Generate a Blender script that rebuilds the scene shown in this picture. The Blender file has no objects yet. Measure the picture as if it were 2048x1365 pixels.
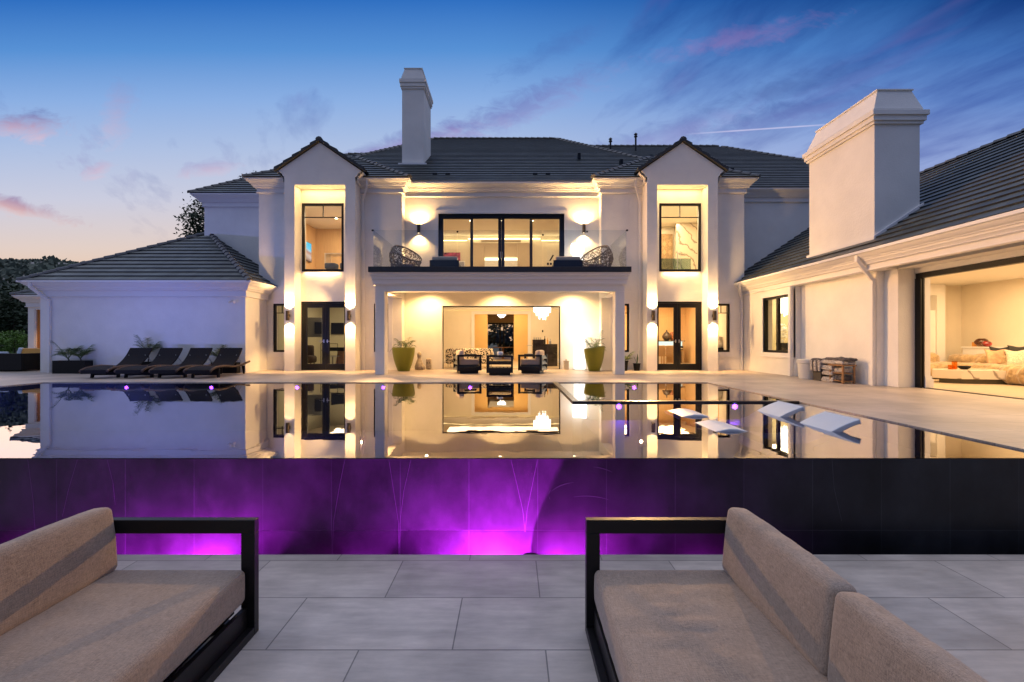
import bpy, bmesh, math, random
from math import sin, cos, pi, radians, sqrt, atan2
from mathutils import Vector, Matrix, noise
random.seed(7)
C = bpy.context.scene
COL = C.collection

# ---------------------------------------------------------------- camera
CZ = 1.066
cam = bpy.data.cameras.new('camera'); cam.lens = 16.137; cam.sensor_width = 36
cam.clip_start = 0.05; cam.clip_end = 4000
camo = bpy.data.objects.new('camera', cam); COL.objects.link(camo)
camo.location = (0, 0, CZ); camo.rotation_euler = (radians(90), 0, 0)
C.camera = camo
C.render.resolution_x = 1024; C.render.resolution_y = 682
C.view_settings.view_transform = 'Standard'; C.view_settings.look = 'None'
C.view_settings.exposure = .5; C.view_settings.gamma = 1
C.cycles.max_bounces = 7; C.cycles.diffuse_bounces = 4; C.cycles.glossy_bounces = 4
C.cycles.transparent_max_bounces = 12; C.cycles.sample_clamp_indirect = 6
C.cycles.caustics_reflective = False; C.cycles.caustics_refractive = False

# ---------------------------------------------------------------- world (dusk sky)
W = bpy.data.worlds.new('World'); C.world = W; W.use_nodes = True
nt = W.node_tree; nt.nodes.clear()
def N(t, **k):
    n = nt.nodes.new(t)
    for a, b in k.items(): setattr(n, a, b)
    return n
def L(a, b): nt.links.new(a, b)
def M(op, a, b=None, c=None, clamp=False):
    n = N('ShaderNodeMath', operation=op, use_clamp=clamp)
    for i, v in enumerate((a, b, c)):
        if v is None: continue
        if isinstance(v, (int, float)): n.inputs[i].default_value = v
        else: L(v, n.inputs[i])
    return n.outputs[0]
def ramp(fac, stops, mode='LINEAR'):
    n = N('ShaderNodeValToRGB'); n.color_ramp.interpolation = mode
    e = n.color_ramp.elements
    e[0].position, e[0].color = stops[0][0], (*stops[0][1], 1)
    e[1].position, e[1].color = stops[-1][0], (*stops[-1][1], 1)
    for p, c in stops[1:-1]:
        k = e.new(p); k.color = (*c, 1)
    L(fac, n.inputs[0]); return n.outputs[0]
def mixc(f, a, b, mode='MIX'):
    n = N('ShaderNodeMix', data_type='RGBA', blend_type=mode)
    if isinstance(f, (int, float)): n.inputs[0].default_value = f
    else: L(f, n.inputs[0])
    for i, v in ((6, a), (7, b)):
        if isinstance(v, tuple): n.inputs[i].default_value = (*v, 1)
        else: L(v, n.inputs[i])
    return n.outputs[2]
def srgb(r, g, b):
    f = lambda c: (c/255/12.92 if c/255 <= .04045 else ((c/255+.055)/1.055)**2.4)
    return (f(r), f(g), f(b))
tc = N('ShaderNodeTexCoord'); sp = N('ShaderNodeSeparateXYZ'); L(tc.outputs['Generated'], sp.inputs[0])
dx, dy, dz = sp.outputs
# two elevation gradients, left (afterglow) and right (deeper blue)
hz_ = M('MULTIPLY', M('MINIMUM', M('DIVIDE', M('MAXIMUM', dz, 0.0), M('MAXIMUM', dy, .05)), 2.0), .5)
K = .70   # sky radiance relative to its exposed colour
def sk(r, g, b, k=1.0): return tuple(c*K*k for c in srgb(r, g, b))
Z1, Z2 = sk(162,174,210,1.25), sk(188,192,210,1.9)
gl = ramp(hz_, [(0.0, sk(242,194,144)), (.05, sk(240,200,160)), (.10, sk(228,208,198)), (.154, sk(204,206,224)), (.208, sk(176,194,228)), (.262, sk(140,176,228)), (.317, sk(88,146,214)), (.372, sk(48,112,194)), (.48, sk(48,104,184)), (.62, Z1), (1, Z2)])
gr = ramp(hz_, [(0.0, sk(206,186,206)), (.10, sk(190,186,218)), (.155, sk(166,178,220)), (.208, sk(146,168,220)), (.262, sk(108,146,210)), (.317, sk(72,120,190)), (.372, sk(34,84,152)), (.48, sk(26,72,134)), (.62, Z1), (1, Z2)])
side = M('MULTIPLY_ADD', dx, 1.45, .06, clamp=True)
base = mixc(side, gl, gr)
# clouds on a plane overhead: streaks that converge towards the lower left
den = M('ADD', M('MAXIMUM', dz, 0.0), .16)
px_ = M('DIVIDE', dx, den); py_ = M('DIVIDE', dy, den)
cmb = N('ShaderNodeCombineXYZ'); L(px_, cmb.inputs[0]); L(py_, cmb.inputs[1])
mp = N('ShaderNodeMapping'); L(cmb.outputs[0], mp.inputs[0])
mp.vector_type = 'TEXTURE'; mp.inputs['Rotation'].default_value = (0, 0, radians(119)); mp.inputs['Scale'].default_value = (1.8, .62, 1)
mpf = N('ShaderNodeMapping'); L(cmb.outputs[0], mpf.inputs[0]); mpf.vector_type = 'TEXTURE'; mpf.inputs['Rotation'].default_value = (0, 0, radians(112)); mpf.inputs['Scale'].default_value = (1.5, .8, 1)
def noise_w(vec, scale, detail, rough, dist=0.0, off=0.0):
    n = N('ShaderNodeTexNoise'); n.noise_dimensions = '4D'; L(vec, n.inputs['Vector'])
    n.inputs['W'].default_value = off
    n.inputs['Scale'].default_value = scale; n.inputs['Detail'].default_value = detail
    n.inputs['Roughness'].default_value = rough; n.inputs['Distortion'].default_value = dist
    return n.outputs['Fac']
band = noise_w(mp.outputs[0], 2.1, 3, .5, .3, 3.1)
broad = noise_w(mp.outputs[0], .8, 2, .5, .2, 6.1)
fine = noise_w(mpf.outputs[0], 7.0, 6, .62, .6, 1.3)
fine2 = noise_w(mp.outputs[0], 7.0, 5, .62, .4, 5.3)
cl = M('ADD', M('ADD', M('MULTIPLY', band, .42), M('MULTIPLY', broad, .22)), M('ADD', M('MULTIPLY', fine, .18), M('MULTIPLY', fine2, .18)))
rightness = M('MULTIPLY_ADD', dx, 1.5, .35, clamp=True)
thr = M('MULTIPLY_ADD', rightness, -.115, .565)
cmask = M('MULTIPLY', M('SUBTRACT', cl, thr), 9.0, clamp=True)
cmask = M('MULTIPLY', cmask, M('MULTIPLY', M('SUBTRACT', dz, .12), 9.0, clamp=True))
cdark = mixc(1.0, base, (.52,.55,.72), 'MULTIPLY')
base = mixc(M('MULTIPLY', cmask, .9), base, cdark)
# pink lit patches inside the clouds, high on the right
pk = noise_w(mp.outputs[0], 1.9, 4, .55, .3, 8.7)
pkm = M('MULTIPLY', M('MULTIPLY', M('MULTIPLY', M('SUBTRACT', pk, .53), 6, clamp=True), cmask), .30)
base = mixc(pkm, base, sk(190,140,200))
def puff(cx, cz, wx, wz, tilt, seed, amt, ca, cb):
    """one small drifting cloud at azimuth/elevation (tangent-plane coordinates of the +Y sky)"""
    global base
    ux = M('DIVIDE', dx, M('MAXIMUM', dy, .05)); uz = M('DIVIDE', dz, M('MAXIMUM', dy, .05))
    a = M('SUBTRACT', ux, cx); b = M('SUBTRACT', uz, cz)
    ar = M('ADD', M('MULTIPLY', a, cos(tilt)), M('MULTIPLY', b, sin(tilt)))
    br = M('SUBTRACT', M('MULTIPLY', b, cos(tilt)), M('MULTIPLY', a, sin(tilt)))
    ar2 = M('DIVIDE', ar, wx); br2 = M('DIVIDE', br, wz)
    r = M('SQRT', M('ADD', M('MULTIPLY', ar2, ar2), M('MULTIPLY', br2, br2)))
    m_ = N('ShaderNodeCombineXYZ'); L(ux, m_.inputs[0]); L(M('MULTIPLY', uz, 2.0), m_.inputs[1])
    nz = noise_w(m_.outputs[0], 15, 6, .65, .7, seed)
    f = M('ADD', M('SUBTRACT', 1.0, r), M('MULTIPLY', M('SUBTRACT', nz, .5), 2.6))
    f = M('MULTIPLY', M('MULTIPLY', f, 1.1, clamp=True), amt)
    f = M('MULTIPLY', f, M('GREATER_THAN', dy, .05))
    c = mixc(M('MULTIPLY_ADD', br2, .6, .5, clamp=True), ca, cb)
    base = mixc(f, base, c)
PA, PB = sk(232,192,204), sk(104,112,172)
puff(-1.06, .47, .115, .035, -.05, 1.0, .85, PA, PB)
puff(-1.07, .29, .13, .022, -.25, 2.0, .85, sk(240,190,178), sk(150,122,166))
puff(-.90, .375, .045, .018, .35, 3.0, .6, PA, sk(190,160,196))
puff(-.665, .375, .075, .022, .15, 4.0, .55, PA, sk(150,148,200))
puff(-.86, .50, .04, .10, -.35, 5.0, .35, PA, sk(130,130,186))
puff(-.24, .42, .26, .035, .28, 6.0, .85, sk(200,165,205), sk(108,118,186))
puff(.02, .505, .24, .045, .42, 13.0, .75, sk(150,160,214), sk(96,112,182))
puff(.30, .44, .26, .035, .30, 14.0, .6, sk(170,170,220), sk(92,114,184))
puff(.10, .64, .16, .03, .45, 16.0, .45, sk(84,120,190), sk(70,108,180))
puff(.62, .50, .30, .03, .22, 17.0, .6, sk(120,130,196), sk(62,90,160))
puff(.50, .66, .22, .03, .22, 9.0, .22, sk(206,130,176), sk(180,120,180))
puff(.62, .56, .22, .03, .25, 11.0, .35, sk(60,84,150), sk(60,84,150))
# contrail
ux = M('DIVIDE', dx, M('MAXIMUM', dy, .05)); uz = M('DIVIDE', dz, M('MAXIMUM', dy, .05))
ln = M('ABSOLUTE', M('SUBTRACT', M('SUBTRACT', uz, .452), M('MULTIPLY', M('SUBTRACT', ux, .40), .068)))
ct = M('SUBTRACT', 1.0, M('DIVIDE', ln, .0024), clamp=True)
xs = M('MULTIPLY', M('MULTIPLY', M('SUBTRACT', ux, .37), 9, clamp=True), M('MULTIPLY', M('SUBTRACT', .74, ux), 9, clamp=True))
base = mixc(M('MULTIPLY', M('MULTIPLY', ct, xs), M('MULTIPLY', M('GREATER_THAN', dy, .05), .36)), base, srgb(236,220,236))
# the half of the sky behind the camera is darker; below the horizon is dark ground tone
back = M('ADD', M('MULTIPLY_ADD', dy, 2.2, .45, clamp=True), M('MULTIPLY', M('MAXIMUM', M('MULTIPLY', dx, -1.0), 0.0), .45), clamp=True)
base = mixc(M('MULTIPLY_ADD', dz, 3.0, -2.0, clamp=True), base, Z2)
dark = ramp(dz, [(0, srgb(58,66,96)), (.2, srgb(58,74,118)), (.5, srgb(68,90,142)), (.72, srgb(112,128,172)), (1, srgb(176,182,206))])
base = mixc(back, dark, base)
bg = N('ShaderNodeBackground'); L(base, bg.inputs[0]); bg.inputs[1].default_value = 1.0
wo = N('ShaderNodeOutputWorld'); L(bg.outputs[0], wo.inputs[0])

# afterglow: the sun is at the horizon, behind the hills on the left
sl = bpy.data.lights.new('sun', 'SUN'); sl.energy = .12; sl.angle = radians(25); sl.color = (1, .62, .45)
so = bpy.data.objects.new('sun', sl); COL.objects.link(so)
so.rotation_euler = Vector((1, -.75, -.16)).to_track_quat('-Z', 'Y').to_euler()

# ---------------------------------------------------------------- materials
MATS = {}
def mat(name, color=(.8,.8,.8), rough=.6, metal=0, var=0.0, vscale=3.0, bump=0.0, bscale=60, spec=.5,
        emit=None, estr=0, stretch=(1,1,1), coat=0, var2=None, sheen=0):
    if name in MATS: return MATS[name]
    m = bpy.data.materials.new(name); m.use_nodes = True; MATS[name] = m
    t = m.node_tree; b = t.nodes['Principled BSDF']
    b.inputs['Base Color'].default_value = (*color, 1); b.inputs['Roughness'].default_value = rough
    b.inputs['Metallic'].default_value = metal; b.inputs['Specular IOR Level'].default_value = spec
    b.inputs['Coat Weight'].default_value = coat
    if sheen: b.inputs['Sheen Weight'].default_value = sheen; b.inputs['Sheen Roughness'].default_value = .5
    if emit:
        b.inputs['Emission Color'].default_value = (*emit, 1); b.inputs['Emission Strength'].default_value = estr
    co = t.nodes.new('ShaderNodeTexCoord'); mp = t.nodes.new('ShaderNodeMapping')
    mp.inputs['Scale'].default_value = stretch; t.links.new(co.outputs['Object'], mp.inputs[0])
    if var:
        n = t.nodes.new('ShaderNodeTexNoise'); n.inputs['Scale'].default_value = vscale; n.inputs['Detail'].default_value = 6
        n.inputs['Roughness'].default_value = .62; t.links.new(mp.outputs[0], n.inputs['Vector'])
        r = t.nodes.new('ShaderNodeValToRGB'); c2 = var2 or color
        r.color_ramp.elements[0].position = .32; r.color_ramp.elements[1].position = .68
        r.color_ramp.elements[0].color = (*[c*(1-var) for c in color], 1)
        r.color_ramp.elements[1].color = (*[min(1, c*(1+var)) for c in c2], 1)
        t.links.new(n.outputs['Fac'], r.inputs[0]); t.links.new(r.outputs[0], b.inputs['Base Color'])
    if bump:
        n = t.nodes.new('ShaderNodeTexNoise'); n.inputs['Scale'].default_value = bscale; n.inputs['Detail'].default_value = 4
        t.links.new(mp.outputs[0], n.inputs['Vector'])
        bp = t.nodes.new('ShaderNodeBump'); bp.inputs['Strength'].default_value = bump; bp.inputs['Distance'].default_value = .01
        t.links.new(n.outputs['Fac'], bp.inputs['Height']); t.links.new(bp.outputs[0], b.inputs['Normal'])
    return m
def nodes_of(m): t = m.node_tree; return t, t.nodes['Principled BSDF'], t.nodes.new, t.links.new

STUCCO = mat('stucco', (.82,.795,.735), .85, var=.055, vscale=1.1, bump=.5, bscale=26)
TRIM = mat('white_trim_paint', (.80,.78,.75), .55, bump=.05, bscale=30)
BLACK = mat('black_metal', (.006,.006,.007), .38, spec=.3, var=.3, vscale=20)
CEIL = mat('ceiling_paint', (.8,.76,.68), .8)
ROOMW = mat('room_paint', (.80,.72,.58), .8, var=.03, vscale=2)
ROOMP = mat('grasscloth_paper', (.66,.47,.26), .8, var=.10, vscale=9, stretch=(4,4,.12))
GOLD = mat('golden_room_paint', (.78,.56,.26), .7, var=.03, vscale=2)
FLOORI = mat('interior_stone_floor', (.50,.40,.28), .35, var=.12, vscale=2.0, stretch=(1,4,1))
MARBD = mat('dark_marble', (.035,.028,.025), .18, var=.75, vscale=3.0)
WOOD = mat('teak_wood', (.30,.15,.06), .5, var=.25, vscale=5, stretch=(1,1,8))
WHITEP = mat('white_lacquer', (.8,.78,.74), .35)
LEAF = mat('palm_leaf', (.075,.12,.035), .5, var=.4, vscale=12)
DLEAF = mat('dark_foliage', (.030,.050,.020), .7, var=.5, vscale=1.5)
GREENP = mat('lime_green_planter', (.17,.18,.008), .38, var=.05, vscale=3)
POTB = mat('black_plastic', (.007,.007,.008), .5, spec=.2)
RESIN = mat('white_resin', (.72,.72,.71), .45, var=.03, vscale=3)
STONE = mat('carved_stone', (.42,.35,.26), .85, var=.25, vscale=12, bump=.5, bscale=40)
DCUSH = mat('cream_outdoor_cushion', (.62,.50,.38), .9, bump=.3, bscale=150)
GCUSH = mat('grey_outdoor_cushion', (.34,.29,.25), .9, bump=.3, bscale=150)
CHROME = mat('brushed_steel', (.5,.5,.5), .3, metal=1)
COPING = mat('dark_coping_stone', (.022,.023,.027), .5, var=.2, vscale=8)

def emis(name, col, s):
    m = bpy.data.materials.new(name); m.use_nodes = True; t = m.node_tree; t.nodes.clear()
    e = t.nodes.new('ShaderNodeEmission'); e.inputs[0].default_value = (*col, 1); e.inputs[1].default_value = s
    o = t.nodes.new('ShaderNodeOutputMaterial'); t.links.new(e.outputs[0], o.inputs[0]); MATS[name] = m; return m
WARM = (1.0, .60, .25); WARM2 = (1.0, .59, .225)
LAMP = emis('warm_lamp', (1, .80, .52), 14)
COVE = emis('cove_strip', (1, .74, .36), 5)
GLOW = emis('lit_lamp_shade', (1, .95, .86), 3.4)
CRYST = emis('lit_crystal', (1, .88, .66), 3.2)
PURPLE = emis('purple_pool_lamp', (.62, .06, 1.0), 40)

def glass_mat(name, tint=(.96,.97,.97), ior=1.45, rough=0):
    m = bpy.data.materials.new(name); m.use_nodes = True; t = m.node_tree; t.nodes.clear()
    n = t.nodes.new; f = n('ShaderNodeFresnel'); ge = n('ShaderNodeNewGeometry'); mr_ = n('ShaderNodeMapRange')
    mr_.inputs['To Min'].default_value = ior; mr_.inputs['To Max'].default_value = 1/ior   # same reflectance from both sides
    t.links.new(ge.outputs['Backfacing'], mr_.inputs['Value']); t.links.new(mr_.outputs[0], f.inputs[0])
    tr = n('ShaderNodeBsdfTransparent'); tr.inputs[0].default_value = (*tint, 1)
    g = n('ShaderNodeBsdfGlossy'); g.inputs['Roughness'].default_value = rough
    mx = n('ShaderNodeMixShader'); o = n('ShaderNodeOutputMaterial')
    t.links.new(f.outputs[0], mx.inputs[0]); t.links.new(tr.outputs[0], mx.inputs[1]); t.links.new(g.outputs[0], mx.inputs[2])
    t.links.new(mx.outputs[0], o.inputs[0]); MATS[name] = m; return m
GLASS = glass_mat('window_glass'); CLEAR = glass_mat('balustrade_glass', (.93,.95,.95), 1.5)
AMBERG = glass_mat('amber_glass', (.97,.72,.30), 1.5); FROST = glass_mat('frosted_glass', (.55,.66,.62), 1.6, .3)

def brick_mat(name, c1, c2, mortar, w, h, msize, off=(0,0,0), rough=.5, streak=(1,6,1), vs=2.2, var=.25, bump=.15, spec=.5, coord='Object', offset=.5, rvar=0, blotch=None):
    m = mat(name, c1, rough, spec=spec); t, b, n, l = nodes_of(m)
    co = n('ShaderNodeTexCoord'); mp = n('ShaderNodeMapping'); mp.inputs['Location'].default_value = off
    l(co.outputs[coord], mp.inputs[0])
    br = n('ShaderNodeTexBrick'); l(mp.outputs[0], br.inputs['Vector'])
    br.offset = offset; br.squash = 1
    br.inputs['Scale'].default_value = 1; br.inputs['Brick Width'].default_value = w; br.inputs['Row Height'].default_value = h
    br.inputs['Mortar Size'].default_value = msize; br.inputs['Mortar Smooth'].default_value = .1
    br.inputs['Color1'].default_value = (*c1, 1); br.inputs['Color2'].default_value = (*c2, 1)
    br.inputs['Mortar'].default_value = (*mortar, 1)
    m2 = n('ShaderNodeMapping'); m2.inputs['Scale'].default_value = streak; l(co.outputs[coord], m2.inputs[0])
    nz = n('ShaderNodeTexNoise'); nz.inputs['Scale'].default_value = vs; nz.inputs['Detail'].default_value = 8; nz.inputs['Roughness'].default_value = .65
    l(m2.outputs[0], nz.inputs['Vector'])
    mr = n('ShaderNodeMapRange'); mr.inputs['From Min'].default_value = .3; mr.inputs['From Max'].default_value = .7
    mr.inputs['To Min'].default_value = 1-var; mr.inputs['To Max'].default_value = 1+var; l(nz.outputs['Fac'], mr.inputs[0])
    vm = n('ShaderNodeVectorMath'); vm.operation = 'SCALE'; l(br.outputs['Color'], vm.inputs[0]); l(mr.outputs[0], vm.inputs['Scale'])
    last = vm.outputs[0]
    if blotch:
        nb = n('ShaderNodeTexNoise'); nb.inputs['Scale'].default_value = blotch; nb.inputs['Detail'].default_value = 5
        l(co.outputs[coord], nb.inputs['Vector'])
        mb = n('ShaderNodeMapRange'); mb.inputs['From Min'].default_value = .35; mb.inputs['From Max'].default_value = .65
        mb.inputs['To Min'].default_value = 1-var*.8; mb.inputs['To Max'].default_value = 1+var*.8; l(nb.outputs['Fac'], mb.inputs[0])
        v2 = n('ShaderNodeVectorMath'); v2.operation = 'SCALE'; l(last, v2.inputs[0]); l(mb.outputs[0], v2.inputs['Scale']); last = v2.outputs[0]
    l(last, b.inputs['Base Color'])
    bp = n('ShaderNodeBump'); bp.inputs['Strength'].default_value = bump; bp.inputs['Distance'].default_value = .004
    inv = n('ShaderNodeMath'); inv.operation = 'MULTIPLY_ADD'; inv.inputs[1].default_value = -3; l(br.outputs['Fac'], inv.inputs[0]); l(nz.outputs['Fac'], inv.inputs[2])
    l(inv.outputs[0], bp.inputs['Height']); l(bp.outputs[0], b.inputs['Normal'])
    rr = n('ShaderNodeMapRange'); rr.inputs['To Min'].default_value = rough-.1; rr.inputs['To Max'].default_value = rough+.15
    l(nz.outputs['Fac'], rr.inputs[0]); l(rr.outputs[0], b.inputs['Roughness'])
    return m
# slabs of the lower terrace: 1.112 x .556 m
TERR = brick_mat('terrace_slabs', (.40,.355,.31), (.52,.455,.39), (.20,.18,.16), 1.112, .5563, .0045, off=(.912, -3.8465, 0), rough=.5, streak=(1,5,1), vs=2.6, var=.17, bump=.25, blotch=2.3)
DECK = brick_mat('deck_slabs', (.40,.33,.265), (.47,.39,.31), (.22,.18,.14), 1.2, .6, .004, rough=.42, streak=(.7,9,1), vs=3.2, var=.26, bump=.25, blotch=.8)
ROOF = brick_mat('flat_roof_tile', (.036,.050,.050), (.070,.086,.084), (.008,.009,.010), .30, .33, .007, rough=.42, streak=(1,1,1), vs=3.0, var=.35, bump=.3, coord='UV', blotch=1.2)
POOLT = brick_mat('black_pool_tile', (.012,.012,.013), (.017,.017,.018), (.032,.032,.035), .636, 5, .0035, off=(.0, 0, 0), rough=.36, streak=(1.4,1,1), vs=2.2, var=.45, bump=.1, coord='UV', offset=0, blotch=2.0, spec=.35)

def fabric_mat(name, c1, c2, s=900):
    m = mat(name, c1, .92, spec=.2, sheen=.25); t, b, n, l = nodes_of(m)
    co = n('ShaderNodeTexCoord')
    def streaks(sc):
        mp = n('ShaderNodeMapping'); mp.inputs['Scale'].default_value = sc; l(co.outputs['Object'], mp.inputs[0])
        z = n('ShaderNodeTexNoise'); z.inputs['Scale'].default_value = 1; z.inputs['Detail'].default_value = 3; l(mp.outputs[0], z.inputs['Vector']); return z.outputs['Fac']
    a = streaks((s*.06, s*.50, s*.50)); c = streaks((s*.5, s*.05, s*.5)); d = streaks((s*.5, s*.5, s*.05)); e = streaks((3,3,3))
    m1 = n('ShaderNodeMath'); l(a, m1.inputs[0]); l(c, m1.inputs[1])
    m2 = n('ShaderNodeMath'); l(m1.outputs[0], m2.inputs[0]); l(d, m2.inputs[1])
    m3 = n('ShaderNodeMath'); m3.operation = 'MULTIPLY_ADD'; l(e, m3.inputs[0]); m3.inputs[1].default_value = .5; l(m2.outputs[0], m3.inputs[2])
    r = n('ShaderNodeValToRGB'); r.color_ramp.elements[0].position = .36; r.color_ramp.elements[1].position = .64
    m4 = n('ShaderNodeMath'); m4.operation = 'DIVIDE'; l(m3.outputs[0], m4.inputs[0]); m4.inputs[1].default_value = 3.5
    r.color_ramp.elements[0].color = (*c1, 1); r.color_ramp.elements[1].color = (*c2, 1); l(m4.outputs[0], r.inputs[0])
    l(r.outputs[0], b.inputs['Base Color'])
    bp = n('ShaderNodeBump'); bp.inputs['Strength'].default_value = .4; bp.inputs['Distance'].default_value = .0015
    l(m2.outputs[0], bp.inputs['Height']); l(bp.outputs[0], b.inputs['Normal']); return m
SOFAF = fabric_mat('taupe_woven_fabric', (.16,.120,.088), (.46,.355,.27), 600)

def water_mat():
    m = bpy.data.materials.new('still_pool_water'); m.use_nodes = True; t = m.node_tree; t.nodes.clear(); n = t.nodes.new; l = t.links.new
    co = n('ShaderNodeTexCoord'); mp = n('ShaderNodeMapping'); mp.inputs['Scale'].default_value = (.8, 1.0, 1); l(co.outputs['Object'], mp.inputs[0])
    z = n('ShaderNodeTexNoise'); z.inputs['Scale'].default_value = 1.6; z.inputs['Detail'].default_value = 3; l(mp.outputs[0], z.inputs['Vector'])
    bp = n('ShaderNodeBump'); bp.inputs['Strength'].default_value = .07; bp.inputs['Distance'].default_value = .02; l(z.outputs['Fac'], bp.inputs['Height'])
    f = n('ShaderNodeFresnel'); f.inputs[0].default_value = 2.1
    tr = n('ShaderNodeBsdfTransparent'); tr.inputs[0].default_value = (.28,.42,.85, 1)
    g = n('ShaderNodeBsdfGlossy'); g.inputs['Roughness'].default_value = .004; g.inputs[0].default_value = (.97,.97,1,1)
    l(bp.outputs[0], g.inputs['Normal'])
    mx = n('ShaderNodeMixShader'); o = n('ShaderNodeOutputMaterial')
    a = n('ShaderNodeMath'); a.operation = 'MULTIPLY_ADD'; a.use_clamp = True; a.inputs[1].default_value = .78; a.inputs[2].default_value = .26; l(f.outputs[0], a.inputs[0])
    l(a.outputs[0], mx.inputs[0]); l(tr.outputs[0], mx.inputs[1]); l(g.outputs[0], mx.inputs[2]); l(mx.outputs[0], o.inputs[0]); return m
WATER = water_mat()

# ---------------------------------------------------------------- mesh helpers
class MB:
    def __init__(s): s.v = []; s.f = []; s.mi = []; s.uv = []; s.T = Matrix(); s.cm = 0; s.sm = False
    def add(s, vs, fs, uvs=None):
        o = len(s.v); s.v += [tuple(s.T @ Vector(p)) for p in vs]
        for i, f in enumerate(fs):
            s.f.append(tuple(o+k for k in f)); s.mi.append(s.cm); s.uv.append(uvs[i] if uvs else None)
        return s
    def box(s, x0, x1, y0, y1, z0, z1):
        s.add([(x0,y0,z0),(x1,y0,z0),(x1,y1,z0),(x0,y1,z0),(x0,y0,z1),(x1,y0,z1),(x1,y1,z1),(x0,y1,z1)],
              [(0,3,2,1),(4,5,6,7),(0,1,5,4),(1,2,6,5),(2,3,7,6),(3,0,4,7)]); return s
    def quad(s, *p, uv=None): return s.add(p, [tuple(range(len(p)))], [uv] if uv else None)
    def cyl(s, p0, p1, r0, r1=None, n=12, cap=True):
        r1 = r0 if r1 is None else r1
        p0, p1 = Vector(p0), Vector(p1); d = (p1-p0).normalized()
        a = d.orthogonal().normalized(); b = d.cross(a); vs = []
        for p, r in ((p0,r0),(p1,r1)):
            for i in range(n):
                t = 2*pi*i/n; vs.append(p+a*r*cos(t)+b*r*sin(t))
        fs = [(i,(i+1)%n,n+(i+1)%n,n+i) for i in range(n)]
        if cap: fs += [tuple(range(n-1,-1,-1)), tuple(range(n,2*n))]
        return s.add(vs, fs)
    def tube(s, pts, r, n=8):
        pts = [Vector(p) for p in pts]; vs = []; up = Vector((0,0,1))
        for i, p in enumerate(pts):
            d = (pts[min(i+1,len(pts)-1)]-pts[max(i-1,0)]).normalized()
            a = d.cross(up if abs(d.z) < .95 else Vector((0,1,0))).normalized(); b = d.cross(a)
            rr = r[i] if isinstance(r, (list,tuple)) else r
            for k in range(n):
                t = 2*pi*k/n; vs.append(p+a*rr*cos(t)+b*rr*sin(t))
        fs = [(i*n+k, i*n+(k+1)%n, (i+1)*n+(k+1)%n, (i+1)*n+k) for i in range(len(pts)-1) for k in range(n)]
        fs += [tuple(range(n-1,-1,-1)), tuple(range((len(pts)-1)*n, len(pts)*n))]
        return s.add(vs, fs)
    def lathe(s, prof, n=32, c=(0,0,0), sx=1, sy=1, tilt=0):
        vs = []
        for r, z in prof:
            for k in range(n):
                t = 2*pi*k/n; vs.append((c[0]+r*cos(t)*sx, c[1]+r*sin(t)*sy, c[2]+z+tilt*r*cos(t)))
        fs = [(i*n+k, i*n+(k+1)%n, (i+1)*n+(k+1)%n, (i+1)*n+k) for i in range(len(prof)-1) for k in range(n)]
        return s.add(vs, fs)
    def rbox(s, cx, cy, cz, hx, hy, hz, r=.03, n=6, puff=0.0, wr=0.0, seed=0):
        """rounded box; puff bulges the faces, wr adds soft wrinkles"""
        hs = (hx,hy,hz)
        def coords(h):
            k = [-h + r*(1-cos(pi/2*i/4)) for i in range(4)] + [-h+r+(2*(h-r))*i/n for i in range(n+1)] + [h - r*(1-cos(pi/2*i/4)) for i in (3,2,1,0)]
            return sorted(set(round(q,6) for q in k))
        for ax in range(3):
            u, v = (ax+1)%3, (ax+2)%3; cu, cv = coords(hs[u]), coords(hs[v])
            for sg in (-1,1):
                vs = []
                for a in cu:
                    for b in cv:
                        p = [0,0,0]; p[ax] = sg*hs[ax]; p[u] = a; p[v] = b
                        q = [max(-hs[i]+r, min(hs[i]-r, p[i])) for i in range(3)]
                        d = Vector([p[i]-q[i] for i in range(3)])
                        d.normalize()
                        w = Vector(q)+d*r
                        fx = [1-min(1,abs(w[i]/hs[i]))**2 for i in range(3)]
                        if puff:
                            w.x += puff*(w.x/hs[0])*sqrt(max(0,fx[1]*fx[2])); w.y += puff*(w.y/hs[1])*sqrt(max(0,fx[0]*fx[2])); w.z += puff*(w.z/hs[2])*sqrt(max(0,fx[0]*fx[1]))
                        if wr:
                            k = noise.fractal(Vector((w.x*5+seed, w.y*9, w.z*5)), 1, 2, 3)
                            w += d*wr*k*(0.2+ (fx[0]*fx[1]+fx[1]*fx[2]+fx[0]*fx[2]))
                        vs.append((w.x+cx, w.y+cy, w.z+cz))
                m_ = len(cv); fs = []
                for i in range(len(cu)-1):
                    for j in range(m_-1):
                        f = (i*m_+j, (i+1)*m_+j, (i+1)*m_+j+1, i*m_+j+1)
                        fs.append(f if sg > 0 else f[::-1])
                s.add(vs, fs)
        return s
    def build(s, name, mats, parent=None, smooth=False, bevel=0, merge=False, loc=None):
        me = bpy.data.meshes.new(name); me.from_pydata(s.v, [], s.f)
        if not isinstance(mats, (list,tuple)): mats = [mats]
        for m in mats: me.materials.append(m)
        me.polygons.foreach_set('material_index', s.mi)
        if any(u for u in s.uv):
            ul = me.uv_layers.new(name='UVMap'); k = 0
            for i, f in enumerate(s.f):
                for j in range(len(f)):
                    if s.uv[i]: ul.data[k].uv = s.uv[i][j]
                    k += 1
        if merge:
            b = bmesh.new(); b.from_mesh(me); bmesh.ops.remove_doubles(b, verts=b.verts, dist=.0004); b.to_mesh(me); b.free()
        if smooth: me.polygons.foreach_set('use_smooth', [True]*len(me.polygons))
        me.update()
        o = bpy.data.objects.new(name, me); COL.objects.link(o)
        if parent: o.parent = parent
        if loc: o.location = loc
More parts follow.
